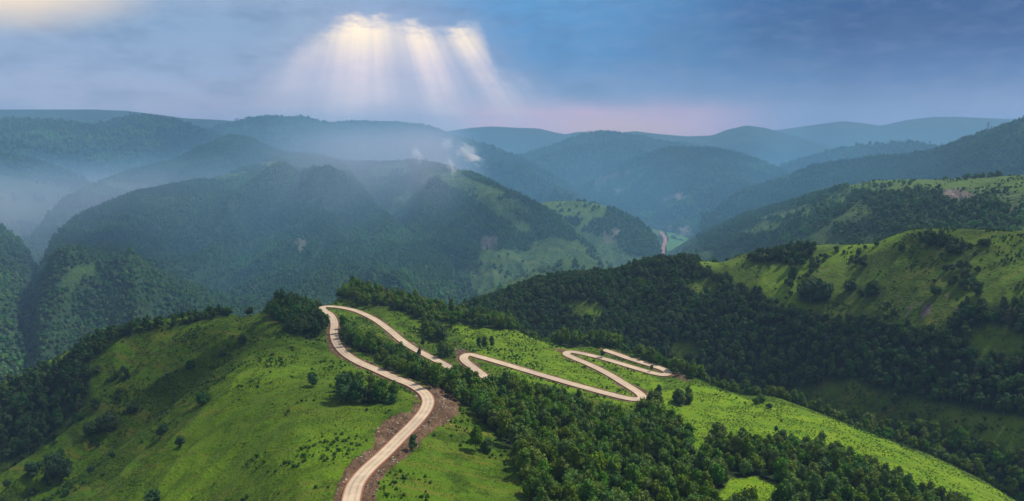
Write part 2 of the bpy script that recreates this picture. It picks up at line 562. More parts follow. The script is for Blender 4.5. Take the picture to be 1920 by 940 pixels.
near = Layer('grassy_hill', 860, 540, 125, 1250)
pts = []
for u, v, h in [
    # bottom of the frame and below it
    (-100, 1150, 215), (300, 1150, 150), (650, 1150, 112), (1000, 1150, 122), (1400, 1150, 140), (1900, 1150, 190), (2200, 1100, 225),
    (0, 940, 212), (150, 940, 190), (300, 940, 166), (450, 940, 141), (560, 940, 129), (660, 940, 128), (760, 940, 132), (880, 940, 138),
    (1000, 940, 142), (1200, 940, 150), (1400, 940, 160), (1600, 940, 174), (1750, 940, 190), (1850, 935, 203), (1920, 960, 216),
    # road and centre
    (715, 860, 134), (795, 770, 141), (860, 780, 146), (900, 840, 146), (800, 745, 143), (740, 708, 149), (670, 678, 155), (628, 640, 160), (625, 600, 166),
    (610, 576, 171), (700, 598, 172), (775, 655, 170), (690, 640, 163), (760, 690, 158), (850, 692, 166), (870, 670, 166), (910, 673, 169),
    (1000, 700, 173), (1100, 727, 174), (1200, 747, 176), (1130, 695, 180), (1062, 662, 184), (1150, 677, 186), (1250, 701, 187.3),
    (1131, 656, 189.5), (1218, 698, 187), (1210, 682, 188), (1178, 672, 188.5), (1150, 662, 189), (1100, 664, 185.5), (900, 620, 178), (980, 640, 182), (820, 610, 177), (1300, 760, 182), (1400, 760, 188), (1400, 820, 175), (1250, 820, 166), (1100, 800, 160),
    (1000, 760, 159), (1550, 830, 186), (1650, 860, 193), (1750, 890, 198), (1500, 880, 172), (1000, 850, 150), (1200, 870, 157),
    # left hill
    (560, 800, 134), (500, 700, 149), (560, 640, 156), (530, 600, 157), (523, 573, 158), (560, 575, 160), (440, 600, 168), (430, 592, 170), (330, 612, 184), (300, 616, 188),
    (205, 640, 203), (100, 693, 232), (0, 745, 258), (-100, 800, 285), (100, 800, 218), (0, 850, 236), (220, 760, 192), (300, 700, 182),
    (400, 660, 168), (350, 800, 168), (450, 840, 148), (250, 850, 182), (640, 760, 144), (590, 700, 150),
    # rim towards the side valley on the right
    (650, 556, 178), (700, 560, 182), (800, 585, 186), (870, 600, 188), (950, 612, 190), (1050, 643, 193), (1140, 646, 197), (1210, 670, 193), (1300, 708, 190),
    (1450, 748, 196), (1550, 782, 200), (1640, 815, 204), (1750, 855, 209), (1850, 905, 214), (1920, 950, 222),
]:
    if min(math.hypot(u - a, (v - b) * 1.6) for a, b in ROAD_A) > 16:
        pts.append(at_h(u, v, h))
pts += ROAD_RTZ
rim = [(-100, 800, 285), (0, 745, 258), (100, 693, 232), (205, 640, 203), (300, 616, 188), (430, 592, 170), (523, 573, 158), (600, 560, 166), (650, 556, 178), (700, 560, 182), (800, 585, 186),
       (870, 600, 188), (950, 612, 190), (1050, 643, 193), (1140, 646, 197), (1210, 670, 193), (1300, 708, 190), (1450, 748, 196), (1550, 782, 200), (1640, 815, 204),
       (1750, 855, 209), (1850, 905, 214), (1920, 950, 222)]
for u, v, h in rim:
    t, r, z = at_h(u, v, h)
    pts.append((t, r + 60, z - 48))
    pts.append((t, r * 1.35 + 40, z - 150))
for t in (-0.6, -0.3, 0.0, 0.3, 0.6):
    pts.append((t, 1250, 120))
near.tps(pts)
# the road: centre line picked on the hill, then smoothed in plan and in height
def drop_on(layer, u, v, rmin=None, rmax=None):
    """first hit of the sight line through a photo pixel with the layer"""
    d = ray(u, v)
    th = math.atan2(d[0], d[1])
    hh = math.hypot(d[0], d[1])
    rr = np.exp(np.linspace(math.log(rmin or math.exp(layer.lr[0]) + 1), math.log(rmax or math.exp(layer.lr[-1]) - 1), 3000))
    zr = ZC + d[2] / hh * rr
    zt = layer.height(np.full(rr.shape, th), rr)
    k = np.argmax(zr < zt)
    if not (zr < zt).any():
        k = np.argmin(zr - zt)
    r = rr[k]
    return np.array([r * math.sin(th), r * math.cos(th), zt[k]])


def catmull(P, step=1.5):
    out = []
    for i in range(len(P) - 1):
        p0 = P[max(i - 1, 0)]
        p1, p2 = P[i], P[i + 1]
        p3 = P[min(i + 2, len(P) - 1)]
        n = max(2, int(np.linalg.norm(p2 - p1) / step))
        for k in range(n):
            t = k / n
            out.append(0.5 * ((2 * p1) + (-p0 + p2) * t + (2 * p0 - 5 * p1 + 4 * p2 - p3) * t ** 2 + (-p0 + 3 * p1 - 3 * p2 + p3) * t ** 3))
    out.append(P[-1])
    return np.array(out)


road = catmull(np.array([(r * math.sin(t), r * math.cos(t), z) for t, r, z in ROAD_RTZ]), 1.5)
kz = np.hanning(41)
kz /= kz.sum()
road[:, 2] = np.convolve(np.pad(road[:, 2], 20, mode='edge'), kz, 'valid')
kz = np.hanning(7)
kz /= kz.sum()
for a in (0, 1):
    road[:, a] = np.convolve(np.pad(road[:, a], 3, mode='edge'), kz, 'valid')
ROAD_HALF = 3.1


def road_distance(x, y):
    """distance to the centre line, signed side, road height"""
    x = np.ravel(x)
    y = np.ravel(y)
    d = np.full(x.shape, 1e9)
    zz = np.zeros(x.shape)
    ii = np.zeros(x.shape, int)
    box = (x > road[:, 0].min() - 40) & (x < road[:, 0].max() + 40) & (y > road[:, 1].min() - 40) & (y < road[:, 1].max() + 40)
    w = np.where(box)[0]
    for i in range(0, len(w), 20000):
        k = w[i:i + 20000]
        dd = (x[k, None] - road[None, :, 0]) ** 2 + (y[k, None] - road[None, :, 1]) ** 2
        j = dd.argmin(1)
        d[k] = np.sqrt(dd[np.arange(len(k)), j])
        zz[k] = road[j, 2]
        ii[k] = j
    return d, zz, ii


rd, rz, ri = road_distance(near.X, near.Y)
rd = rd.reshape(near.T.shape)
rz = rz.reshape(near.T.shape)
# relief: soft rills and hummocks
X, Y, R = near.X, near.Y, near.R
calm = sstep(rd, 8, 45)
near.Z += (5.0 * fbm(X, Y, 90, 3, 0.5, 3) + 2.4 * fbm(X + 0.5 * Y, Y * 0.5, 26, 3, 0.55, 12)) * calm
left_mask = sstep(-74 - (Y - 238) * 0.36 - X, -25, 60)
warp = 26 * fbm(X, Y, 120, 2, 0.5, 19)
rill = fbm(0.91 * X - 0.41 * Y + warp, (0.41 * X + 0.91 * Y) * 0.16, 52, 4, 0.5, 21, ridged=True)
_rt, _rr = zip(*[at_h(*p)[:2] for p in rim])
inside = 0.12 + 0.88 * sstep(np.interp(near.T, _rt, _rr) - near.R, 0, 110)
near.Z += (rill - 0.12) * 36.0 * inside * left_mask * (0.45 + 0.55 * sstep(near.R, 230, 420))
near.Z += 0.55 * fbm(X, Y, 5, 3, 0.6, 33)
w = 1 - sstep(rd, 4.6, 11.5)
near.Z = near.Z * (1 - w) + (rz - 0.30) * w
near.masks()
CLEAR = [(1350, 868), (1366, 868), (1366, 890), (1350, 890)]
FOREST_NEAR = [
    # the wood along the gully, from the upper bend down to the bottom edge
    [(638, 605), (655, 612), (690, 644), (740, 673), (790, 696), (846, 712), (862, 722), (884, 727), (915, 727), (960, 733), (1000, 742), (1060, 745), (1100, 775),
     (1150, 800), (1195, 812), (1212, 780), (1222, 765), (1245, 770), (1255, 800), (1290, 825), (1292, 865), (1318, 860), (1345, 838), (1400, 832), (1470, 835),
     (1540, 850), (1575, 860), (1610, 885), (1650, 900), (1700, 920), (1760, 942), (1830, 985), (1830, 1200), (1000, 1200), (1000, 940), (985, 900), (958, 855), (925, 812),
     (895, 776), (868, 758), (830, 738), (790, 714), (740, 694), (700, 674), (662, 655), (645, 632)],
    # knoll above the upper bend
    [(520, 573), (560, 572), (600, 592), (612, 605), (608, 628), (585, 640), (555, 630), (528, 612), (516, 600)],
    # belt along the rim
    [(600, 555), (640, 562), (700, 572), (760, 586), (815, 612), (830, 606), (900, 612), (1000, 622), (1030, 640), (1060, 652), (1130, 650), (1180, 660), (1300, 712),
     (1320, 700), (1100, 600), (1000, 570), (870, 540), (700, 500), (600, 500)],
    # clump beside the road
    [(632, 730), (650, 722), (672, 738), (700, 742), (738, 752), (722, 760), (690, 758), (650, 756), (630, 752)],
    # wooded left flank
    [(-200, 820), (0, 735), (100, 685), (200, 628), (300, 606), (432, 587), (434, 593), (300, 617), (208, 640), (180, 668), (168, 700), (172, 750), (130, 790),
     (60, 850), (0, 870), (-200, 900)],
    # small clumps on the meadow
    [(788, 618), (818, 628), (838, 640), (826, 646), (796, 634)], [(818, 655), (842, 660), (850, 672), (830, 670)],
    [(1262, 745), (1290, 740), (1290, 756), (1265, 760)],
]
SPARSE_NEAR = [[(-100, 930), (100, 860), (230, 850), (260, 960), (-100, 1000)], [(-100, 870), (60, 850), (130, 790), (180, 720), (240, 690), (250, 760), (180, 860), (90, 960), (-100, 960)],
               [(600, 640), (640, 690), (645, 720), (615, 700), (570, 650)], [(1000, 735), (1100, 760), (1190, 800), (1160, 760), (1060, 738)],
               [(840, 800), (900, 870), (960, 870), (900, 780)], [(1300, 720), (1380, 735), (1500, 765), (1480, 772), (1300, 735)]]
CLEARINGS = [CLEAR, [(1335, 925), (1365, 900), (1420, 895), (1470, 915), (1495, 950), (1340, 960)]]
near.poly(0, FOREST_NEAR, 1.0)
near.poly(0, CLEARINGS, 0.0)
rim_t, rim_r = zip(*[at_h(*p)[:2] for p in rim])
past = near.R - np.interp(near.T, rim_t, rim_r)
belt = (past > 5) & ((near.T > at_h(640, 556, 178)[0]) | (near.T < at_h(432, 592, 170)[0]))
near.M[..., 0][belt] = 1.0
near.poly(2, [[(1210, 740), (1300, 722), (1450, 752), (1600, 800), (1760, 862), (1850, 910), (1930, 960), (1930, 1100), (1760, 1000), (1700, 930), (1560, 850), (1400, 830), (1300, 855), (1240, 790)]], 0.9)  # sunlit brightness of the meadow put into the grass colour
near.poly(2, [[(840, 600), (1000, 615), (1060, 650), (1200, 690), (1250, 720), (1190, 770), (1000, 720), (900, 670)]], 0.65)  # sunlit patch around the hairpins, painted as yellower grass
near.poly(2, CLEARINGS, 1.0)
near.poly(2, [[(500, 620), (600, 660), (700, 700), (780, 740), (700, 790), (640, 880), (500, 940), (250, 960), (350, 800)]], 0.30)
k5 = np.array([1, 2, 3, 2, 1.]) / 9
for ch in (0, 2):
    for ax in (0, 1):
        near.M[..., ch] = np.apply_along_axis(lambda a: np.convolve(np.pad(a, 2, mode='edge'), k5, 'valid'), ax, near.M[..., ch])
# bare earth beside the road
edge_n = fbm(near.X, near.Y, 7, 3, 0.6, 61)
dirt = 1 - sstep(rd + edge_n * 7, 4.4, 5.8)
near.U2 = near.U + 12 * edge_n
near.V2 = near.V + 8 * fbm(near.X, near.Y, 9, 3, 0.6, 62)
near.M[..., 1] = dirt
near.poly(1, [[(780, 757), (770, 772), (735, 782), (705, 808), (697, 840), (660, 868), (634, 905), (622, 950), (640, 950), (690, 880), (780, 791), (800, 760)],
              [(806, 722), (838, 731), (858, 748), (862, 766), (844, 790), (814, 806), (788, 832), (758, 862), (722, 886), (708, 915), (706, 955), (675, 955), (690, 890), (760, 820), (815, 755), (800, 735)],
              [(618, 600), (612, 640), (622, 665), (640, 676), (632, 640)],
              [(850, 652), (868, 658), (900, 668), (880, 668), (862, 676), (855, 665)],
              [(1034, 655), (1062, 657), (1100, 660), (1060, 664)], [(1195, 752), (1215, 752), (1212, 768), (1200, 764)],
              [(1252, 695), (1268, 698), (1298, 718), (1275, 712), (1255, 706)]], 1.0)
near.M[..., 0] *= (rd > 6)
# the cut bank left of the road and the spoil slope right of it are rough
near.Z += near.M[..., 1] * sstep(rd, 4.0, 7) * (3.2 * fbm(near.X, near.Y, 4, 4, 0.6, 71, ridged=True))
near.build(M_NEAR, 'rolling bright green grass hill that carries the winding road')


def ribbon(name, path, half_l, half_r, dz, mat, thick=0.35):
    """a draped strip with real thickness; offsets are along the left normal"""
    T = np.gradient(path[:, :2], axis=0)
    T /= np.linalg.norm(T, axis=1)[:, None]
    N = np.stack([-T[:, 1], T[:, 0]], 1)
    L = path[:, :2] + N * np.reshape(half_l, (-1, 1))
    Rr = path[:, :2] + N * np.reshape(half_r, (-1, 1))
    n = len(path)
    z = path[:, 2] + dz
    v = np.zeros((n * 4, 3))
    v[0::4, :2] = L
    v[0::4, 2] = z - thick
    v[1::4, :2] = L
    v[1::4, 2] = z
    v[2::4, :2] = Rr
    v[2::4, 2] = z
    v[3::4, :2] = Rr
    v[3::4, 2] = z - thick
    f = []
    for i in range(n - 1):
        a = 4 * i
        for k in range(3):
            f.append((a + k, a + k + 1, a + k + 5, a + k + 4))
    f.append((0, 1, 2, 3))
    f.append((4 * n - 1, 4 * n - 2, 4 * n - 3, 4 * n - 4))
    me = bpy.data.meshes.new(name)
    me.from_pydata(v.tolist(), [], f)
    me.materials.append(mat)
    uv = np.concatenate([[0], np.cumsum(np.linalg.norm(np.diff(path, axis=0), axis=1))])
    at = me.attributes.new('along', 'FLOAT', 'POINT')
    at.data.foreach_set('value', np.repeat(uv, 4).astype(np.float32))
    ac = me.attributes.new('across', 'FLOAT', 'POINT')
    ac.data.foreach_set('value', np.tile([0, 0, 1, 1], n).astype(np.float32))
    me.update()
    o = bpy.data.objects.new(name, me)
    COL.objects.link(o)
    o['kind'] = 'structure'
    return o


def road_material():
    m = bpy.data.materials.new('pale_concrete')
    m.use_nodes = True
    m.node_tree.nodes.clear()
    n = NT(m.node_tree)
    al = n.new('ShaderNodeAttribute')
    al.attribute_name = 'along'
    ac = n.new('ShaderNodeAttribute')
    ac.attribute_name = 'across'
    geo = n.new('ShaderNodeNewGeometry')
    n1 = n.noise(geo.outputs['Position'], 0.12, 4, 0.6)
    n2 = n.noise(geo.outputs['Position'], 1.6, 4, 0.7)
    c = n.mix(n.step(n1, 0.3, 0.7), (0.46, 0.35, 0.235), (0.35, 0.265, 0.175))
    c = n.mix(n.step(n2, 0.35, 0.75, 0, 0.4), c, (0.50, 0.41, 0.295))
    x = ac.outputs['Fac']
    tr = n.math('ABSOLUTE', n.math('SUBTRACT', n.math('ABSOLUTE', n.math('SUBTRACT', x, 0.5)), 0.2))
    c = n.mix(n.math('MULTIPLY', n.step(tr, 0.11, 0.02), n.step(n1, 0.3, 0.6, 0.25, 0.7)), c, (0.24, 0.18, 0.125))
    ed = n.math('ABSOLUTE', n.math('SUBTRACT', x, 0.5))
    c = n.mix(n.math('MULTIPLY', n.step(ed, 0.40, 0.5), n.step(n2, 0.3, 0.6, 0.3, 0.9)), c, (0.30, 0.19, 0.11))
    jo = n.math('FRACT', n.math('DIVIDE', al.outputs['Fac'], 5.0))
    c = n.mix(n.step(jo, 0.03, 0.0, 0, 0.5), c, (0.16, 0.12, 0.09))
    patch = n.new('ShaderNodeTexVoronoi')
    patch.inputs['Scale'].default_value = 0.035
    n.link(geo.outputs['Position'], patch.inputs['Vector'])
    sp = n.new('ShaderNodeSeparateColor')
    n.link(patch.outputs['Color'], sp.inputs[0])
    c = n.mix(n.step(sp.outputs[0], 0.72, 0.95, 0, 0.35), c, (0.30, 0.235, 0.19))
    b = n.new('ShaderNodeBsdfPrincipled')
    n.put(b.inputs['Base Color'], c)
    b.inputs['Roughness'].default_value = 0.85
    o = n.new('ShaderNodeOutputMaterial')
    n.link(b.outputs[0], o.inputs['Surface'])
    return m


rr_ = ribbon('road', road, ROAD_HALF, -ROAD_HALF, 0.12, road_material(), 0.6)
rr_['label'] = 'pale concrete road winding over the hill in hairpins'
M_KERB = simple_material('red_earth_kerb', (0.27, 0.105, 0.070), (0.19, 0.09, 0.06), 3.0)
for s in (1, -1):
    kb = ribbon('kerb', road, s * (ROAD_HALF + 0.42), s * (ROAD_HALF + 0.02), 0.24, M_KERB, 0.6)

# ------------------------------------------------------------------ hill right of the road
right = Layer('wooded_hill', 620, 330, 480, 1500, radians(-6), TH_MAX)
pts = []
for u, v, r in [
    (880, 575, 820), (940, 560, 900), (1000, 542, 930), (1100, 518, 920), (1200, 496, 900), (1250, 490, 890), (1310, 493, 870), (1400, 484, 865), (1450, 478, 860), (1500, 466, 850), (1570, 460, 840),
    (1700, 441, 800), (1800, 446, 790), (1920, 447, 780), (2050, 440, 780),
    (1000, 620, 790), (1100, 650, 730), (1300, 700, 685), (1500, 758, 618), (1700, 810, 572), (1900, 890, 512),
    (1100, 580, 800), (1200, 600, 770), (1200, 540, 830), (1310, 540, 800), (1300, 620, 730), (1400, 560, 760), (1420, 640, 690), (1500, 540, 745), (1500, 640, 670),
    (1600, 520, 740), (1600, 600, 680), (1600, 700, 622), (1700, 480, 745), (1700, 540, 700), (1750, 620, 640), (1750, 720, 600), (1850, 520, 690), (1850, 560, 660),
    (1880, 640, 620), (1900, 740, 575), (1900, 800, 545), (2000, 600, 620), (2000, 750, 560)]:
    pts.append(at_r(u, v, r))
for u, v, r in [(880, 575, 820), (940, 560, 900), (1000, 542, 930), (1100, 518, 920), (1200, 496, 900), (1310, 493, 870), (1400, 484, 865), (1500, 466, 850), (1700, 441, 800), (1800, 446, 790), (1920, 447, 780), (2050, 440, 780)]:
    t, r, z = at_r(u, v, r)
    pts.append((t, r + 70, z - 45))
    pts.append((t, r * 1.3 + 60, z - 170))
for u, r in [(900, 640), (1000, 620), (1100, 590), (1300, 540), (1500, 490), (1800, 450), (2000, 420)]:
    t, _, _ = at_r(u, 600, r)
    pts.append((t, r, 215))
right.tps(pts)
X, Y = right.X, right.Y
cr = 1 - 0.6 * np.exp(-((right.R - 840) / 60) ** 2)
right.Z += (26 * fbm(X * 0.8 - Y * 0.6, (X * 0.6 + Y * 0.8) * 0.45, 130, 4, 0.5, 41, ridged=True) + 7 * fbm(X, Y, 40, 4, 0.55, 44)) * cr
right.Z += 0.8 * fbm(X, Y, 7, 3, 0.6, 45)
right.masks()
right.M[..., 0] = 0
FOREST_RIGHT = [
    [(850, 640), (860, 560), (1000, 525), (1200, 478), (1245, 474), (1300, 486), (1330, 515), (1400, 540), (1420, 548), (1450, 578), (1500, 590), (1560, 604), (1640, 604), (1700, 622),
     (1760, 625), (1800, 575), (1860, 575), (1960, 590), (2100, 600), (2100, 820), (1900, 780), (1800, 762), (1720, 745), (1650, 735), (1600, 715), (1540, 725), (1450, 738), (1400, 735), (1300, 722), (1000, 680)],
    [(1280, 735), (1450, 755), (1600, 800), (1750, 860), (1850, 915), (2000, 960), (2100, 900), (2000, 860), (1850, 845), (1750, 800), (1650, 800), (1550, 775), (1450, 740), (1300, 715)],
    [(1405, 488), (1440, 478), (1480, 470), (1530, 465), (1520, 482), (1500, 500), (1470, 498), (1420, 494)],
    [(1500, 540), (1530, 530), (1560, 545), (1555, 570), (1520, 575), (1500, 565)], [(1610, 545), (1650, 540), (1655, 556), (1615, 560)],
    [(1716, 446), (1750, 446), (1800, 462), (1815, 475), (1780, 470), (1720, 458)],
]
GRASS_RIGHT = [[(1045, 575), (1070, 562), (1110, 560), (1140, 580), (1120, 605), (1085, 600)], [(1285, 530), (1320, 520), (1350, 535), (1345, 560), (1300, 560)],
               [(1260, 645), (1290, 640), (1320, 660), (1300, 680), (1265, 670)], [(1800, 620), (1850, 610), (1925, 630), (1925, 670), (1830, 672)],
               [(1540, 715), (1640, 735), (1760, 770), (1900, 815), (1890, 835), (1760, 805), (1620, 780), (1540, 745)], [(1180, 520), (1200, 515), (1225, 530), (1200, 540)]]
SPARSE_RIGHT = [[(1300, 492), (1500, 475), (1700, 445), (1920, 448), (1920, 590), (1750, 600), (1560, 595), (1440, 560), (1300, 520)],
                [(1440, 560), (1560, 560), (1650, 560), (1800, 560), (1800, 600), (1600, 610), (1480, 590)],
                [(1540, 715), (1640, 735), (1760, 770), (1900, 815), (1890, 835), (1760, 805), (1620, 780), (1540, 745)]] + GRASS_RIGHT[:4]
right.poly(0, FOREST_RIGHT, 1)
right.poly(0, GRASS_RIGHT, 0)
right.poly(2, [[(1420, 545), (1425, 525), (1440, 505), (1500, 495), (1560, 470), (1620, 450), (1690, 438), (1700, 452), (1640, 475), (1560, 500), (1520, 520), (1500, 545), (1490, 575), (1450, 570)]], 0.55)
right.poly(2, [[(1300, 486), (1405, 484), (1410, 496), (1320, 506)], [(1790, 440), (1925, 442), (1925, 462), (1830, 460)]], 0.4)
right.M[..., 1] = (fbm(X, Y, 14, 3, 0.6, 47) > 0.235) * inpoly(right.U, right.V, [(1640, 555), (1820, 545), (1830, 590), (1700, 600)])
for ch in (0, 2):
    for ax in (0, 1):
        right.M[..., ch] = np.apply_along_axis(lambda a: np.convolve(np.pad(a, 2, mode='edge'), k5, 'valid'), ax, right.M[..., ch])
right.build(M_RIGHT, 'broad hill with dark woods below and yellow green grass on top')

# ------------------------------------------------------------------ lofted mountains
LAYERS = [near, right]


def mountain(name, label, crest, base, u0, u1, nt, nr, mat, mid=None, amp=(60, 500), crest_amp=0.25, seed=1, forest=1.0, back=0.10, fine=2.0, bulge=None, zfloor=60, along=1.0):
    cr = [at_r(*p) for p in crest]
    bs = []
    for b in base:
        t, _, _ = at_r(b[0], 300, b[1])
        bs.append((t, b[1], b[2] if len(b) > 2 else zfloor))
    rows = [[(t, r * 0.8, z - 60) for t, r, z in bs], bs]
    if mid:
        rows += [[at_r(*p) for p in m] for m in mid]
    rows.append(cr)
    rows.append([(t, r * 1.12, z - back * r) for t, r, z in cr])
    rows.append([(t, r * 1.5, min(z - 0.25 * r, 60)) for t, r, z in cr])
    rmin = min(b[1] for b in bs) * 0.85
    rmax = max(c[1] for c in cr) * 1.35
    L = Layer(name, nt, nr, rmin, rmax, at_r(u0, 300, 1000)[0], at_r(u1, 300, 1000)[0])
    L.loft(rows)
    X, Y = L.X, L.Y
    crest_r = L.crest[:, None]
    m = np.clip(np.abs(L.R - crest_r) / crest_r / 0.22, 0, 1)
    m = crest_amp + (1 - crest_amp) * sstep(m, 0, 1)
    wx = X + 0.25 * amp[1] * fbm(X, Y, amp[1], 2, 0.5, seed + 90)
    wy = Y + 0.25 * amp[1] * fbm(X, Y, amp[1], 2, 0.5, seed + 91)
    L.Z += amp[0] * 2 * fbm(wx, wy * along, amp[1], 5, 0.5, seed, ridged=True) * m
    sl = ((L.cz[:, None] - ZC) / crest_r)
    lim = sl * L.R + ZC - np.clip(crest_r - L.R, 0, 400) * 0.035 + 4
    over = np.maximum(L.Z - lim, 0)
    L.Z = np.where(L.R < crest_r * 1.02, np.minimum(L.Z, lim) + 6 * (1 - np.exp(-over / 40)), L.Z)
    L.Z += fine * fbm(X, Y, 30 if L.R.max() < 4000 else 60, 3, 0.6, seed + 7)
    # bring the skyline back to its height after smoothing; trees stand on it in the nearer layers
    want = (L.cz - (6.0 if L.R.min() < 2600 else 0.0) - ZC) / L.crest
    got = ((L.Z - ZC) / L.R).max(axis=1)
    dlt = (want - got)[:, None]
    L.Z += dlt * L.R * np.exp(-((L.R - crest_r) / (0.16 * crest_r)) ** 2)
    L.masks()
    n = fbm(X, Y, amp[1] * 0.6, 5, 0.6, seed + 20)
    L.M[..., 0] = sstep(n, 0.10 - forest * 0.5, 0.16 - forest * 0.5)
    L.mat = mat
    L.label = label
    LAYERS.append(L)
    return L


main_back = mountain('forested_mountain', 'large forested mountain whose ridge runs down to the right',
    [(-150, 500, 2200), (60, 440, 2200), (90, 400, 2300), (120, 370, 2400), (170, 347, 2600), (230, 322, 2800), (330, 297, 3000), (400, 264, 3150), (430, 252, 3200), (470, 257, 3200), (520, 281, 3100),
     (600, 292, 3000), (660, 302, 2900), (720, 302, 2800), (780, 299, 2700), (850, 312, 2500), (900, 327, 2350), (950, 352, 2200), (1000, 374, 2050), (1050, 405, 1950),
     (1100, 452, 1850), (1150, 492, 1750), (1200, 540, 1700)],
    [(-150, 1900), (100, 1950), (300, 2000), (600, 1950), (760, 1650), (880, 1450, 80), (1000, 1500, 90), (1150, 1650, 100), (1250, 1650)],
    -150, 1230, 620, 230, M_MID, amp=(75, 310), crest_amp=0.08, seed=3, fine=3, forest=0.55, along=0.5)
main_front = mountain('forested_mountain', 'nearest forested mountain shoulder filling the left middle',
    [(-150, 800, 1200), (0, 720, 1280), (40, 600, 1450), (75, 500, 1700), (100, 440, 1850), (140, 406, 2000), (200, 376, 2100), (260, 355, 2200), (330, 343, 2300), (390, 332, 2400), (440, 320, 2500),
     (490, 303, 2650), (530, 288, 2800), (570, 286, 2850), (610, 292, 2850), (645, 306, 2750), (670, 336, 2450), (700, 376, 2200), (760, 428, 1950), (830, 478, 1750), (870, 513, 1600), (888, 560, 1500), (930, 640, 1400)],
    [(-150, 1050), (0, 1100), (300, 1200), (600, 1300), (885, 1400), (950, 1380)],
    -150, 945, 640, 280, M_MID, amp=(105, 310), crest_amp=0.10, seed=8, fine=3, forest=0.8, along=0.42)
green_spur = mountain('green_spur', 'light green spur above the valley with dark far side',
    [(960, 420, 2050), (1005, 378, 2200), (1040, 374, 2250), (1080, 373, 2280), (1120, 379, 2250), (1160, 392, 2200), (1200, 412, 2150), (1230, 440, 2100), (1242, 475, 2080), (1255, 520, 2050)],
    [(940, 1750), (1100, 1750), (1250, 1850)], 930, 1262, 200, 130, M_MID, amp=(30, 240), crest_amp=0.12, seed=13, forest=0.1, fine=2, back=0.2)
terrace = mountain('grassy_spur', 'terraced grassy spur in front of the valley',
    [(860, 600, 1350), (900, 545, 1380), (960, 520, 1450), (1020, 500, 1550), (1060, 480, 1640), (1100, 475, 1700), (1150, 495, 1720), (1200, 520, 1700)],
    [(850, 1150, 40), (1000, 1200, 40), (1200, 1400, 40)], 840, 1230, 200, 110, M_MID, amp=(10, 180), crest_amp=0.3, seed=17, forest=-0.1, fine=1.5)
mid_right = mountain('patchwork_hill', 'middle distance hill on the right with meadows, dark woods and a pale cliff',
    [(1240, 480, 2350), (1290, 446, 2250), (1330, 428, 2150), (1400, 398, 2000), (1450, 384, 1900), (1500, 368, 1800), (1550, 354, 1720), (1590, 343, 1660), (1640, 333, 1620), (1700, 331, 1580),
     (1760, 331, 1560), (1850, 326, 1530), (1920, 322, 1500), (2080, 318, 1480)],
    [(1240, 1900, 80), (1300, 1500, 90), (1500, 1150, 180), (1700, 1020, 230), (1920, 950, 260), (2080, 930, 260)],
    1235, 2080, 560, 230, M_MID, mid=[[(1240, 520, 2000), (1300, 475, 1650), (1400, 450, 1600), (1500, 420, 1500), (1600, 400, 1420), (1700, 390, 1330), (1800, 380, 1300), (1920, 375, 1280), (2080, 375, 1260)]],
    amp=(22, 260), crest_amp=0.12, seed=23, forest=0.15, fine=3)
dark_right = mountain('dark_ridge', 'dark wooded ridge rising to the right edge',
    [(1330, 400, 2500), (1390, 357, 2700), (1450, 338, 2800), (1530, 310, 2900), (1620, 296, 3000), (1700, 290, 3000), (1750, 281, 3000), (1800, 263, 2950), (1850, 245, 2900), (1920, 223, 2850), (2080, 190, 2800)],
    [(1300, 2200), (1600, 2000, 150), (2080, 1900, 200)], 1320, 2080, 420, 120, M_MID, amp=(45, 380), crest_amp=0.06, seed=31, fine=4, forest=0.9)
pale_ridge = mountain('distant_ridge', 'long pale ridge with a flat top on the right',
    [(1380, 360, 3900), (1420, 333, 4100), (1480, 310, 4200), (1560, 286, 4400), (1620, 273, 4500), (1700, 271, 4500), (1760, 280, 4500), (1850, 290, 4500), (2080, 300, 4500)],
    [(1380, 3300), (2080, 3300)], 1370, 2080, 260, 80, M_FAR, amp=(50, 600), crest_amp=0.05, seed=37, fine=4, forest=0.3)
centre_mtn = mountain('distant_mountain', 'dark rounded mountain with pale cliffs above the valley mouth',
    [(1040, 420, 3700), (1100, 345, 4000), (1160, 311, 4050), (1200, 292, 4000), (1240, 279, 3900), (1270, 276, 3900), (1340, 278, 3900), (1400, 292, 3850), (1450, 312, 3700), (1520, 345, 3500), (1600, 400, 3200)],
    [(1020, 3300), (1100, 3500), (1180, 3450), (1240, 3150), (1290, 2920), (1350, 2680), (1600, 2600)], 1020, 1600, 330, 160, M_FAR, amp=(110, 480), crest_amp=0.06, seed=43, fine=5, forest=0.8)
mtn_f = mountain('distant_mountain', 'blue mountain with a rounded left shoulder behind the valley',
    [(860, 330, 5000), (960, 300, 5200), (1010, 286, 5300), (1040, 276, 5400), (1075, 262, 5500), (1100, 252, 5500), (1140, 250, 5500), (1180, 256, 5500), (1230, 266, 5500), (1300, 275, 5500), (1380, 290, 5500), (1460, 320, 5200)],
    [(860, 3900), (1460, 3900)], 860, 1460, 260, 90, M_FAR, amp=(150, 700), crest_amp=0.04, seed=47, fine=14)
mtn_g = mountain('distant_mountain', 'blue mountain with a broad peak right of the middle',
    [(1080, 262, 7000), (1160, 250, 7000), (1190, 246, 7000), (1240, 252, 7000), (1290, 256, 7000), (1335, 254, 7000), (1365, 243, 7000), (1400, 235, 7000), (1435, 240, 7000), (1480, 252, 6800), (1540, 271, 6600), (1620, 290, 6500), (1720, 310, 6500)],
    [(1080, 5000), (1720, 5000)], 1080, 1720, 260, 80, M_FAR, amp=(170, 800), crest_amp=0.03, seed=53, fine=14)
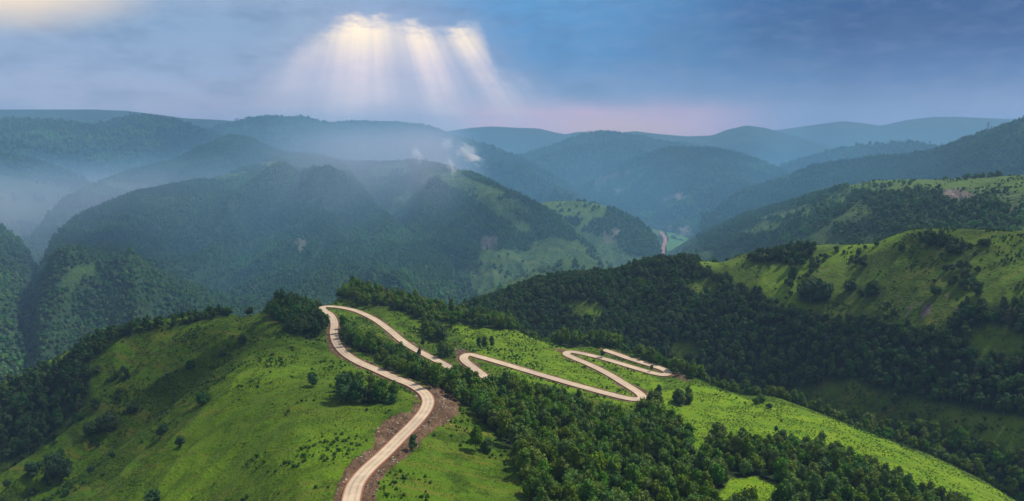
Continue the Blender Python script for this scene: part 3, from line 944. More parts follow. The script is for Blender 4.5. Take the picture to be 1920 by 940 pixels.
mtn_h = mountain('distant_mountain', 'palest blue mountain range on the right horizon',
    [(1380, 262, 9500), (1450, 245, 9500), (1520, 235, 9500), (1580, 227, 9500), (1620, 231, 9500), (1650, 236, 9500), (1700, 225, 9500), (1750, 219, 9500), (1800, 219, 9500), (1860, 222, 9500), (1920, 224, 9500), (2080, 215, 9500)],
    [(1380, 6500), (2080, 6500)], 1370, 2080, 240, 70, M_FAR, amp=(140, 1500), crest_amp=0.03, seed=59, fine=14)
mtn_i = mountain('distant_mountain', 'pale flat topped mountain range in the middle of the horizon',
    [(760, 262, 8500), (840, 246, 8500), (880, 240, 8500), (920, 237, 8500), (960, 239, 8500), (1010, 241, 8500), (1040, 248, 8500), (1060, 252, 8500), (1085, 247, 8500), (1110, 249, 8500), (1180, 265, 8500)],
    [(760, 6000), (1180, 6000)], 750, 1190, 200, 60, M_FAR, amp=(120, 1200), crest_amp=0.03, seed=61, fine=14)
mtn_j = mountain('distant_mountain', 'long blue mountain ridge sloping down to the right behind the mist',
    [(340, 262, 5600), (400, 242, 5600), (430, 232, 5600), (470, 224, 5600), (500, 219, 5600), (540, 222, 5600), (570, 220, 5600), (600, 229, 5600), (625, 232, 5600), (680, 229, 5500), (740, 231, 5400), (800, 237, 5200), (825, 245, 5000),
     (845, 256, 4900), (880, 264, 4700), (930, 280, 4400), (1000, 308, 4100), (1060, 345, 3800), (1100, 380, 3600), (1140, 420, 3400)],
    [(340, 3800), (800, 3600), (950, 3000), (1140, 2900)], 330, 1150, 400, 150, M_FAR, amp=(160, 600), crest_amp=0.05, seed=67, fine=14)
mtn_k = mountain('distant_hill', 'low hazy hill just behind the forested mountain ridge',
    [(480, 285, 4200), (530, 264, 4200), (570, 262, 4200), (600, 266, 4200), (640, 273, 4200), (700, 271, 4200), (740, 274, 4200), (775, 288, 4200), (820, 320, 4100)],
    [(480, 3400), (820, 3400)], 470, 830, 170, 60, M_FAR, amp=(40, 500), crest_amp=0.05, seed=71, fine=4)
mtn_m = mountain('distant_mountain', 'broad hazy mountain on the left with a rounded summit',
    [(-150, 228, 4300), (0, 226, 4300), (60, 224, 4300), (110, 227, 4350), (160, 233, 4400), (195, 231, 4500), (230, 222, 4600), (260, 218, 4600), (290, 218, 4600), (330, 226, 4500), (370, 240, 4300), (430, 262, 4000), (500, 300, 3700)],
    [(-150, 2700), (200, 2900), (500, 3000)], -150, 510, 330, 150, M_FAR, amp=(170, 620), crest_amp=0.04, seed=73, fine=14, forest=0.6)
mtn_m2 = mountain('hazy_spur', 'hazy green spur sloping into the left valley',
    [(-150, 260, 3100), (0, 288, 3000), (60, 298, 2950), (130, 322, 2850), (180, 350, 2700), (220, 390, 2600)],
    [(-150, 1900), (250, 2300)], -150, 240, 160, 90, M_MID, amp=(40, 420), crest_amp=0.05, seed=79, fine=4, forest=0.4)
mtn_m3 = mountain('hazy_spur', 'lower wooded spur at the left edge in the mist',
    [(-150, 350, 2000), (0, 420, 1900), (40, 452, 1850), (80, 520, 1750), (110, 590, 1600), (140, 660, 1500)],
    [(-150, 1250), (150, 1350)], -150, 150, 130, 90, M_MID, amp=(18, 360), crest_amp=0.1, seed=83, fine=3, forest=0.7)
mtn_n = mountain('distant_mountain', 'faint flat mountain on the far left horizon',
    [(-150, 204, 6500), (0, 205, 6500), (100, 205, 6500), (180, 205, 6500), (240, 208, 6500), (290, 214, 6500), (350, 222, 6500), (420, 225, 6500), (480, 232, 6500)],
    [(-150, 4800), (480, 4800)], -150, 490, 160, 50, M_FAR, amp=(100, 1500), crest_amp=0.02, seed=89, fine=5)

# meadows and cliffs on them
main_back.poly(0, [[(880, 545), (900, 470), (960, 460), (1060, 440), (1150, 490), (1150, 540)], [(690, 310), (760, 305), (780, 325), (700, 335)]], 0)
main_back.poly(0, [[(800, 318), (850, 322), (960, 365), (1010, 400), (960, 415), (900, 380), (830, 340)], [(930, 400), (1000, 420), (1000, 440), (940, 430)]], 0)
main_back.poly(0, [[(1000, 372), (1060, 412), (1100, 455), (1060, 450), (1000, 410)], [(880, 380), (960, 420), (1000, 470), (940, 470), (880, 430)]], 1)
main_back.poly(2, [[(1040, 440), (1075, 445), (1160, 500), (1120, 500)]], 0.4)
main_front.poly(0, [[(380, 330), (470, 322), (460, 332), (390, 340)], [(470, 305), (520, 300), (515, 318)], [(110, 520), (160, 490), (190, 510), (130, 550)],
                    [(880, 500), (920, 470), (925, 480), (895, 540)]], 0)
green_spur.poly(0, [[(1150, 375), (1250, 420), (1250, 480), (1180, 480), (1125, 420)]], 1)
green_spur.poly(2, [[(1000, 370), (1150, 370), (1130, 410), (1080, 450), (1040, 410)]], 0.25)
mid_right.poly(0, [[(1400, 400), (1500, 368), (1590, 345), (1590, 352), (1500, 385), (1400, 412)], [(1300, 450), (1400, 415), (1480, 400), (1540, 390), (1560, 420), (1500, 450), (1300, 475)],
                   [(1600, 375), (1700, 362), (1800, 360), (1920, 390), (1920, 445), (1700, 445), (1560, 440), (1560, 420), (1650, 405)]], 1)
mid_right.poly(0, [[(1300, 440), (1400, 394), (1500, 364), (1590, 339), (1640, 329), (1920, 318), (1920, 329), (1760, 336), (1640, 338), (1590, 350), (1500, 377), (1400, 409), (1310, 452)]], 1)
mid_right.poly(0, [[(1590, 350), (1640, 339), (1760, 337), (1920, 331), (1920, 362), (1800, 352), (1720, 356), (1660, 362), (1600, 356)],
                   [(1440, 400), (1520, 378), (1580, 372), (1600, 385), (1560, 385), (1480, 415)], [(1590, 392), (1610, 375), (1640, 400), (1600, 408)], [(1380, 440), (1430, 412), (1480, 415), (1440, 440)]], 0)
mid_right.poly(2, [[(1590, 343), (1640, 334), (1760, 335), (1920, 326), (1920, 362), (1800, 352), (1720, 356), (1660, 362), (1600, 356)],
                   [(1540, 380), (1580, 372), (1640, 400), (1590, 405)]], 0.25)


def cliffs(L, polys, thr=0.0, size=40, depth=14):
    n = fbm(L.X, L.Y, size, 4, 0.6, 97)
    n2 = fbm(L.X + L.Z, L.Y - L.Z, size * 0.4, 4, 0.6, 98, ridged=True)
    for p in polys:
        m = inpoly(L.U2, L.V2, p) & (n > thr - 0.05)
        L.M[..., 1][m] = 1.0
        L.M[..., 0][m] = 0
        L.Z[m] += depth * n2[m]


cliffs(mid_right, [[(1745, 360), (1785, 352), (1825, 366), (1825, 374), (1775, 378), (1750, 380)], [(1270, 430), (1298, 432), (1300, 448), (1275, 446)], [(1890, 390), (1925, 392), (1925, 402), (1890, 400)]], 0.06, 30, 16)
cliffs(centre_mtn, [[(1105, 340), (1150, 322), (1200, 316), (1205, 322), (1150, 336), (1112, 346)], [(1240, 372), (1285, 360), (1290, 374), (1250, 380)], [(1145, 355), (1165, 355), (1165, 372), (1148, 370)],
                    [(1245, 425), (1300, 425), (1300, 445), (1255, 440)]], -0.02, 60, 26)
cliffs(pale_ridge, [[(1390, 340), (1460, 330), (1465, 338), (1395, 346)]], 0.0, 60, 20)
cliffs(green_spur, [[(1130, 430), (1165, 432), (1160, 455), (1135, 455)]], 0.09, 30, 10)
cliffs(main_back, [[(900, 445), (940, 440), (935, 470), (905, 470)], [(945, 338), (1000, 350), (990, 360), (950, 350)]], 0.10, 40, 14)
cliffs(main_front, [[(545, 445), (580, 455), (575, 475), (550, 465)]], 0.14, 30, 10)
for L in LAYERS[2:]:
    for ch in (0, 1, 2):
        for ax in (0, 1):
            L.M[..., ch] = np.apply_along_axis(lambda a: np.convolve(np.pad(a, 2, mode='edge'), k5, 'valid'), ax, L.M[..., ch])
    L.build(L.mat, L.label)

# valley floor sheet reaching the horizon
floor = Layer('valley_floor', 260, 150, 90, 12000, radians(-60), radians(60))
floor.Z[:] = 68 + 14 * fbm(floor.X, floor.Y, 400, 4, 0.5, 7)
floor.masks()
floor.M[..., 0] = (fbm(floor.X, floor.Y, 200, 4, 0.6, 9) > -0.05) & ~inpoly(floor.U, floor.V, [(1150, 380), (1340, 380), (1340, 500), (1150, 500)])
floor.poly(2, [[(1150, 380), (1340, 380), (1340, 500), (1150, 500)]], 0.35)
floor.build(M_MID, 'green valley floor between the mountains')


def sheet(name, pix, z, mat, label):
    P = []
    for u, v in pix:
        d = ray(u, v)
        k = (z - ZC) / d[2]
        P.append((d[0] * k, d[1] * k, z))
    n = len(P)
    me = bpy.data.meshes.new(name)
    V = P + [(x, y, z - 12) for x, y, z in P]
    me.from_pydata(V, [], [list(range(n))] + [(i, (i + 1) % n, n + (i + 1) % n, n + i) for i in range(n)])
    me.materials.append(mat)
    o = bpy.data.objects.new(name, me)
    COL.objects.link(o)
    o['kind'] = 'structure'
    o['label'] = label
    return o


sheet('field', [(1250, 436), (1262, 437), (1280, 443), (1300, 452), (1302, 458), (1290, 464), (1272, 475), (1252, 475), (1248, 460), (1254, 450)], 82,
      simple_material('valley_field_grass', (0.06, 0.16, 0.035), (0.05, 0.13, 0.03), 40), 'flat green field beside the river bed in the valley')
sheet('river_bed', [(1238, 432), (1244, 437), (1250, 444), (1251, 452), (1247, 462), (1246, 478), (1239, 478), (1241, 462), (1244, 452), (1243, 445), (1237, 437)], 85,
      simple_material('red_gravel', (0.30, 0.15, 0.11), (0.24, 0.12, 0.09), 30), 'reddish gravel river bed curving through the valley')

# ------------------------------------------------------------------ vegetation
M_LEAF = simple_material('tree_leaves', (0.045, 0.108, 0.005), (0.100, 0.165, 0.008), 2.2, 0.75, 0.0, rnd=0.5, translucent=0.22, detail=2)
M_LEAF_DARK = simple_material('far_tree_leaves', (0.034, 0.098, 0.022), (0.055, 0.128, 0.024), 6.0, 0.8, 0.0, rnd=0.32, patches=True, translucent=0.1, detail=2)
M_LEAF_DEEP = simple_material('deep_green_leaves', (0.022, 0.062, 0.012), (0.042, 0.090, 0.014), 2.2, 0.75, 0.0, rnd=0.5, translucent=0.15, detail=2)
M_BARK = simple_material('pale_bark', (0.20, 0.18, 0.15), (0.10, 0.085, 0.07), 0.4, 0.9, 0.4)
M_TUFT = simple_material('grass_blades', (0.054, 0.110, 0.004), (0.086, 0.148, 0.006), 0.6, 0.9, 0.0, rnd=0.6, translucent=0.2, detail=1)
M_SHRUB = simple_material('shrub_leaves', (0.034, 0.085, 0.005), (0.050, 0.110, 0.006), 0.6, 0.9, 0.0, rnd=0.5, translucent=0.15, detail=1)

_t = (1 + 5 ** 0.5) / 2
ICO_V = np.array([(-1, _t, 0), (1, _t, 0), (-1, -_t, 0), (1, -_t, 0), (0, -1, _t), (0, 1, _t), (0, -1, -_t), (0, 1, -_t), (_t, 0, -1), (_t, 0, 1), (-_t, 0, -1), (-_t, 0, 1)]) / math.sqrt(1 + _t * _t)
ICO_F = [(0, 11, 5), (0, 5, 1), (0, 1, 7), (0, 7, 10), (0, 10, 11), (1, 5, 9), (5, 11, 4), (11, 10, 2), (10, 7, 6), (7, 1, 8), (3, 9, 4), (3, 4, 2), (3, 2, 6), (3, 6, 8), (3, 8, 9), (4, 9, 5), (2, 4, 11), (6, 2, 10), (8, 6, 7), (9, 8, 1)]


class MB:
    def __init__(self):
        self.v, self.f, self.m = [], [], []

    def add(self, v, f, mi=0):
        b = len(self.v)
        self.v += [tuple(p) for p in v]
        self.f += [tuple(i + b for i in q) for q in f]
        self.m += [mi] * len(f)

    def tube(self, p0, p1, r0, r1, n=6, mi=0):
        p0, p1 = np.array(p0, float), np.array(p1, float)
        d = (p1 - p0) / np.linalg.norm(p1 - p0)
        a = np.cross(d, (0.3, 0.9, 0.1))
        a /= np.linalg.norm(a)
        b = np.cross(d, a)
        vs = []
        for p, r in ((p0, r0), (p1, r1)):
            for k in range(n):
                t = 2 * math.pi * k / n
                vs.append(p + r * (a * math.cos(t) + b * math.sin(t)))
        self.add(vs, [(k, (k + 1) % n, n + (k + 1) % n, n + k) for k in range(n)] + [tuple(range(n))[::-1], tuple(range(n, 2 * n))], mi)

    def mesh(self, name, mats, smooth=False):
        me = bpy.data.meshes.new(name)
        me.from_pydata([tuple(map(float, p)) for p in self.v], [], self.f)
        for m in mats:
            me.materials.append(m)
        if len(mats) > 1:
            me.polygons.foreach_set('material_index', self.m)
        if smooth:
            me.polygons.foreach_set('use_smooth', [True] * len(self.f))
        me.update()
        return me


def crown(mb, rg, height, width, base, lobes, cards, size, mi=0, top_heavy=0.0, spiky=0.0):
    """leafy crown: lobes of small leaf cards round dark leafy cores"""
    zc = (height + base) / 2
    hz = (height - base) / 2
    cs = []
    for k in range(lobes):
        a = rg.uniform(0, 2 * math.pi)
        zz = rg.uniform(-0.75, 0.8)
        rad = math.sqrt(max(0.0, 1 - zz * zz)) * width / 2 * rg.uniform(0.25, 0.75) * (1 + top_heavy * zz)
        lr = width * rg.uniform(0.17, 0.29)
        cs.append((np.array((rad * math.cos(a), rad * math.sin(a), zc + zz * hz * 0.80)), lr))
    cs.append((np.array((0, 0, zc)), width * 0.30))
    cs.append((np.array((0, 0, height - width * 0.2)), width * 0.2))
    for c, lr in cs:
        v = ICO_V * lr * 0.82 * (1 + rg.uniform(-0.14, 0.14, (12, 1)))
        v[:, 2] *= 1.1
        mb.add(v + c, ICO_F, mi)
    for k in range(cards):
        c, lr = cs[rg.integers(len(cs))]
        d = rg.normal(size=3)
        d[2] += 0.25
        d /= np.linalg.norm(d)
        p = c + d * lr * rg.uniform(0.85, 1.18) * np.array((1, 1, 1.1))
        nrm = d + rg.normal(size=3) * 0.55
        nrm /= np.linalg.norm(nrm)
        a = np.cross(nrm, rg.normal(size=3))
        a /= np.linalg.norm(a)
        b = np.cross(nrm, a)
        s = size * rg.uniform(0.6, 1.3)
        mb.add([p - a * s * 0.5, p + b * s * 0.32 - nrm * 0.1 * s, p + a * s * 0.5, p - b * s * 0.32 + nrm * 0.1 * s], [(0, 1, 2, 3)], mi)


def trunk(mb, rg, height, base, r, limbs=3, mi=0):
    mb.tube((0, 0, -0.8), (rg.normal() * 0.12, rg.normal() * 0.12, height * 0.45), r, r * 0.65, 6, mi)
    mb.tube((0, 0, height * 0.42), (rg.normal() * 0.25, rg.normal() * 0.25, height * 0.85), r * 0.65, r * 0.2, 5, mi)
    for k in range(limbs):
        a = rg.uniform(0, 6.28)
        z = height * rg.uniform(0.25, 0.6)
        mb.tube((0, 0, z), (math.cos(a) * height * 0.2, math.sin(a) * height * 0.2, z + height * 0.16), r * 0.4, r * 0.12, 4, mi)


SPEC = {   # height, width, crown base, lobes, cards, card size, top heavy
    'oval': (9.0, 5.6, 1.1, 10, 560, 0.85, -0.15),
    'round': (8.2, 7.2, 1.0, 13, 680, 0.95, 0.0),
    'tall': (11.0, 5.0, 1.8, 11, 560, 0.85, -0.25),
    'bush': (3.2, 4.0, 0.0, 9, 520, 0.5, 0.0),
}
proto = {}

for kind, (h, w_, b, lo, ca, sz, th_) in SPEC.items():
    for v in range(3):
        rg = np.random.default_rng(hash((len(kind), v, int(h * 10))) % 99991)
        cm, tm = MB(), MB()
        crown(cm, rg, h, w_, b, lo, ca, sz, 0, th_)
        trunk(tm, rg, h, b, 0.16 if kind != 'bush' else 0.09, 3)
        both = MB()
        both.v = cm.v + tm.v
        both.f = list(cm.f) + [tuple(i + len(cm.v) for i in q) for q in tm.f]
        both.m = [0] * len(cm.f) + [1] * len(tm.f)
        proto[kind, v] = (cm.mesh('crown', [M_LEAF]), tm.mesh('trunk', [M_BARK]), both.mesh('whole_tree', [M_LEAF, M_BARK]))


def lib(name, meshes):
    c = bpy.data.collections.new(name)
    for i, me in enumerate(meshes):
        o = bpy.data.objects.new('%s_%02d' % (name, i), me)
        c.objects.link(o)
    return c


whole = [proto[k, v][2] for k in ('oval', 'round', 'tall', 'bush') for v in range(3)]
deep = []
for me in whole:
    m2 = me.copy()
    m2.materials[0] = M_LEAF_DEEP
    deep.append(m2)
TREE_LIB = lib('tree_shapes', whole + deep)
far_meshes = []
for v in range(5):
    rg = np.random.default_rng(500 + v)
    mb = MB()
    w_ = (9.5, 11.0, 8.0, 12.0, 9.0)[v]
    crown(mb, rg, (9, 8.5, 10.5, 9, 8)[v], w_, -1.5, 6, 110, 2.0, 0, 0)
    far_meshes.append(mb.mesh('far_crown', [M_LEAF_DARK]))
FAR_LIB = lib('far_tree_shapes', far_meshes)
tuft_meshes = []
for v in range(4):
    rg = np.random.default_rng(700 + v)
    mb = MB()
    for k in range(16):
        a = rg.uniform(0, 6.28)
        q = np.array((math.cos(a), math.sin(a), 0)) * rg.uniform(0, 0.6)
        t = np.array((math.cos(a), math.sin(a), 0)) * rg.uniform(0.1, 0.5) + (0, 0, rg.uniform(0.25, 0.6))
        s = np.array((-math.sin(a), math.cos(a), 0)) * rg.uniform(0.08, 0.2)
        mb.add([q - s - (0, 0, 0.15), q + s - (0, 0, 0.15), q + t + s * 0.5, q + t * 1.0 - s * 0.5], [(0, 1, 2, 3)])
    tuft_meshes.append(mb.mesh('tuft', [M_TUFT]))
shrub_meshes = []
for v in range(3):
    rg = np.random.default_rng(800 + v)
    mb = MB()
    crown(mb, rg, 1.1, 2.0, -0.3, 5, 90, 0.42)
    shrub_meshes.append(mb.mesh('low_shrub', [M_SHRUB]))
TUFT_LIB = lib('tuft_shapes', tuft_meshes)
SHRUB_LIB = lib('shrub_shapes', shrub_meshes)


def scatter_object(name, label, category, P, idx, rot, scl, library, mat):
    """one object of kind stuff: points that carry instances of small meshes"""
    me = bpy.data.meshes.new(name)
    me.vertices.add(len(P))
    me.vertices.foreach_set('co', np.asarray(P, np.float32).ravel())
    for nm, typ, arr in (('idx', 'INT', idx), ('rot', 'FLOAT_VECTOR', rot), ('scl', 'FLOAT_VECTOR', scl)):
        a = me.attributes.new(nm, typ, 'POINT')
        a.data.foreach_set('value' if typ == 'INT' else 'vector', np.asarray(arr).ravel())
    me.materials.append(mat)
    o = bpy.data.objects.new(name, me)
    COL.objects.link(o)
    o['kind'] = 'stuff'
    o['label'] = label
    g = bpy.data.node_groups.new(name + '_scatter', 'GeometryNodeTree')
    g.interface.new_socket('Geometry', in_out='INPUT', socket_type='NodeSocketGeometry')
    g.interface.new_socket('Geometry', in_out='OUTPUT', socket_type='NodeSocketGeometry')
    gi = g.nodes.new('NodeGroupInput')
    go = g.nodes.new('NodeGroupOutput')
    ci = g.nodes.new('GeometryNodeCollectionInfo')
    ci.inputs['Collection'].default_value = library
    ci.inputs['Separate Children'].default_value = True
    ci.inputs['Reset Children'].default_value = True
    ip = g.nodes.new('GeometryNodeInstanceOnPoints')
    ip.inputs['Pick Instance'].default_value = True
    g.links.new(gi.outputs[0], ip.inputs['Points'])
    g.links.new(ci.outputs[0], ip.inputs['Instance'])
    for nm, typ, sock in (('idx', 'INT', 'Instance Index'), ('rot', 'FLOAT_VECTOR', 'Rotation'), ('scl', 'FLOAT_VECTOR', 'Scale')):
        na = g.nodes.new('GeometryNodeInputNamedAttribute')
        na.data_type = typ
        na.inputs['Name'].default_value = nm
        g.links.new(na.outputs['Attribute'], ip.inputs[sock])
    g.links.new(ip.outputs[0], go.inputs[0])
    md = o.modifiers.new('scatter', 'NODES')
    md.node_group = g
    return o


# what the drone can see: highest sight line per bearing and distance
HT = np.linspace(-TH_MAX, TH_MAX, 640)
HR = np.exp(np.linspace(math.log(126), math.log(7000), 420))
HTG, HRG = np.meshgrid(HT, HR, indexing='ij')
top = np.full(HTG.shape, -9999.0)
owner = np.full(HTG.shape, -1)
for k, L in enumerate(LAYERS):
    z = L.height(HTG.ravel(), HRG.ravel()).reshape(HTG.shape)
    b = z > top
    top[b] = z[b]
    owner[b] = k
slope = (top - ZC) / HRG
HOR = np.maximum.accumulate(slope, axis=1)


def grid_lookup(A, th, r, back=1):
    i = np.clip(((th - HT[0]) / (HT[1] - HT[0]) + 0.5).astype(int), 0, len(HT) - 1)
    j = np.clip(((np.log(r) - math.log(HR[0])) / (math.log(HR[1]) - math.log(HR[0]))).astype(int) - back, 0, len(HR) - 1)
    return A[i, j]


def sample_mask(L, ch, th, r):
    i = np.clip(((th - L.th[0]) / (L.th[1] - L.th[0]) + 0.5).astype(int), 0, len(L.th) - 1)
    j = np.clip(((np.log(r) - L.lr[0]) / (L.lr[1] - L.lr[0]) + 0.5).astype(int), 0, len(L.lr) - 1)
    return L.M[i, j, ch]


def jitter_points(L, cell, jit, rmin=None, rmax=None, seed=0, margin=60):
    rg = np.random.default_rng(900 + seed)
    r0 = rmin or math.exp(L.lr[0])
    r1 = rmax or math.exp(L.lr[-1])
    x0, x1 = L.X[L.R <= r1].min(), L.X[L.R <= r1].max()
    gx = np.arange(x0, x1, cell)
    gy = np.arange(0, r1, cell)
    gx, gy = np.meshgrid(gx, gy)
    x = (gx + rg.uniform(-jit, jit, gx.shape) * cell).ravel()
    y = (gy + rg.uniform(-jit, jit, gx.shape) * cell).ravel()
    r = np.hypot(x, y)
    th = np.arctan2(x, y)
    k = (r > r0) & (r < r1) & (th > L.th[0]) & (th < L.th[-1])
    x, y, r, th = x[k], y[k], r[k], th[k]
    z = L.height(th, r)
    u, v = project(x, y, z)
    k = (u > -margin) & (u < 1920 + margin) & (v < 940 + margin * 1.6)
    # on top of every other hill here, and not hidden behind nearer ground
    k &= z > grid_lookup(top, th, r, 0) - 12
    k &= (z + 11 - ZC) / r > grid_lookup(HOR, th, r, 3) - 0.004
    return x[k], y[k], z[k], r[k], th[k], u[k], v[k], rg


tree_P, tree_i, tree_r, tree_s = [], [], [], []
near_cand = []      # trees that may become objects of their own
for L, cell, cl in ((near, 5.4, 0), (right, 5.4, 1)):
    x, y, z, r, th, u, v, rg = jitter_points(L, cell, 0.42, seed=cl + 1, margin=40)
    m = sample_mask(L, 0, th, r)
    clump = fbm(x, y, 22, 3, 0.6, 111 + cl)
    keep = (m > 0.5) & (clump > -0.30) & (rg.uniform(size=len(x)) < 0.93)
    spr = np.zeros(len(x), bool)
    for p in (SPARSE_NEAR if L is near else SPARSE_RIGHT):
        spr |= inpoly(u, v, p)
    spr &= ~keep & (m < 0.5) & ((clump > (np.where(u < 260, 0.06, 0.17) if L is near else 0.15)) & (rg.uniform(size=len(x)) < 0.5))
    d, _, _ = road_distance(x, y) if L is near else (np.full(len(x), 99.0), 0, 0)
    keep &= d > 6.0
    spr &= d > 7.0
    for sel, bush in ((keep, 0.06), (spr, 0.85)):
        n = sel.sum()
        q = rg.uniform(size=n)
        kind = np.where(q < bush, 3, np.where(rg.uniform(size=n) < (0.5 if L is near else 0.25), 0, np.where(rg.uniform(size=n) < (0.75 if L is near else 0.97), 1, 2)))
        if L is near:     # the far rim belt and the gully mix taller trees
            pass
        s = rg.uniform(0.66, 1.16, n) * (1 + 0.5 * clump[sel]) * (1.22 if L is near else 1)
        s = s * np.where(kind == 3, 1.15, 1.0)
        deepf = np.zeros(n)
        if L is right:
            s = s * 1.05
            deepf = np.where(inpoly(u[sel], v[sel], FOREST_RIGHT[1]), 0, 12)
        else:
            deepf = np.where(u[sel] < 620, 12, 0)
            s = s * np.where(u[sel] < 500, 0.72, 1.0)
        near_cand.append(np.stack([x[sel], y[sel], z[sel], kind * 3 + rg.integers(0, 3, n) + deepf, rg.uniform(0, 6.28, n), s, s * rg.uniform(0.85, 1.2, n), u[sel], v[sel],
                                   np.full(n, cl), np.full(n, int(bush > 0.5))], 1))
cand = np.concatenate(near_cand)
print('near trees', len(cand))

far_all = []
for L, cell, sd in ((main_front, 7.8, 3), (main_back, 8.6, 4), (mid_right, 8.5, 5), (green_spur, 9.0, 6), (dark_right, 12.0, 7), (terrace, 9, 8), (mtn_m3, 10, 9), (mtn_m2, 13, 10), (centre_mtn, 15, 11), (mtn_j, 22, 12), (mtn_m, 19, 13), (mtn_f, 26, 14), (pale_ridge, 24, 15), (mtn_k, 20, 16)):
    x, y, z, r, th, u, v, rg = jitter_points(L, cell, 0.45, seed=sd, margin=30)
    m = sample_mask(L, 0, th, r)
    rock_m = sample_mask(L, 1, th, r)
    cl = fbm(x, y, 60, 3, 0.6, 130 + sd)
    keep = ((m > 0.5) & (rg.uniform(size=len(x)) < 0.94)) | ((m <= 0.5) & (cl > 0.15) & (rg.uniform(size=len(x)) < 0.35))
    keep &= rock_m < 0.4
    keep &= ~(inpoly(u, v, [(1160, 385), (1240, 425), (1305, 440), (1320, 470), (1240, 485), (1150, 400)]) & (L is centre_mtn or L is mid_right))
    x, y, z, cl = x[keep], y[keep], z[keep], cl[keep]
    n = len(x)
    s = rg.uniform(0.65, 1.15, n) * (1 + 0.5 * cl) * cell / 9.0
    far_all.append(np.stack([x, y, z, rg.integers(0, 5, n), rg.uniform(0, 6.28, n), s, s * rg.uniform(0.75, 1.25, n)], 1))
far_all = np.concatenate(far_all)
print('far trees', len(far_all))
Z0 = np.zeros(len(far_all))
scatter_object('distant_forest', 'dark forest covering the mountains beyond the near hills', 'forest', far_all[:, :3], far_all[:, 3].astype(np.int32),
               np.stack([Z0, Z0, far_all[:, 4]], 1), far_all[:, [5, 5, 6]], FAR_LIB, M_LEAF_DARK)

# the trees that show largest are things of their own, the rest one forest
dist = np.linalg.norm(cand[:, :3] - (0, 0, ZC), axis=1)
inview = (cand[:, 7] > 4) & (cand[:, 7] < 1916) & (cand[:, 8] < 950)
hgt = np.array([9.0, 8.0, 11.0, 3.2])[(cand[:, 3] % 12 // 3).astype(int)] * cand[:, 6]
size = np.where(inview & (cand[:, 10] < 0.5) & (cand[:, 3] < 9), hgt / dist, 0)
order = np.argsort(-size)
own = order[:270]
rest = np.ones(len(cand), bool)
rest[own] = False


def make_tree(x, y, z, kind, variant, rot, sx, sz, label, category, group=None, name='broadleaf_tree', deep=False):
    cm, tm, _ = proto[kind, variant]
    e = bpy.data.objects.new(name, None)
    e.empty_display_size = 0.5
    COL.objects.link(e)
    e.location = (x, y, z)
    e.rotation_euler = (0, 0, rot)
    e.scale = (sx, sx, sz)
    e['label'] = label
    e['category'] = category
    if group:
        e['group'] = group
    for nm, me in (('crown', cm), ('trunk', tm)):
        o = bpy.data.objects.new(nm, me)
        COL.objects.link(o)
        o.parent = e
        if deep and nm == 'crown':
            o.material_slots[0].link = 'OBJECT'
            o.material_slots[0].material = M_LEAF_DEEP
    return e


KN = ('oval', 'round', 'tall', 'bush')
LOOK = {'oval': 'oval crowned', 'round': 'broad round', 'tall': 'tall slender'}
for i in own:
    c = cand[i]
    k = int(c[3]) // 3
    u_, v_ = c[7], c[8]
    zone = 'bottom edge' if v_ > 925 else 'near rows' if v_ > 885 else 'middle rows' if v_ > 840 else 'upper rows' if v_ > 812 else 'second row' if v_ > 790 else 'far top edge'
    side = ('left tip' if u_ < 970 else 'left rim' if u_ < 1015 else 'left margin' if u_ < 1060 else 'centre left' if u_ < 1160 else 'heart' if u_ < 1260 else 'centre right' if u_ < 1380 else 'clearing side' if u_ < 1520 else 'right margin')
    make_tree(c[0], c[1], c[2], KN[k], int(c[3]) % 3, c[4], c[5], c[6], '%s green tree, %s, %s of the foreground wood' % (LOOK[KN[k]], zone, side), 'tree',
              '%s trees of the foreground wood, %s, %s' % (LOOK[KN[k]], zone, side))
rc = cand[rest]
Z0 = np.zeros(len(rc))
scatter_object('forest', 'dense broadleaf woods on the near hill and the hill to the right', 'forest', rc[:, :3], rc[:, 3].astype(np.int32),
               np.stack([Z0, Z0, rc[:, 4]], 1), rc[:, [5, 5, 6]], TREE_LIB, M_LEAF)

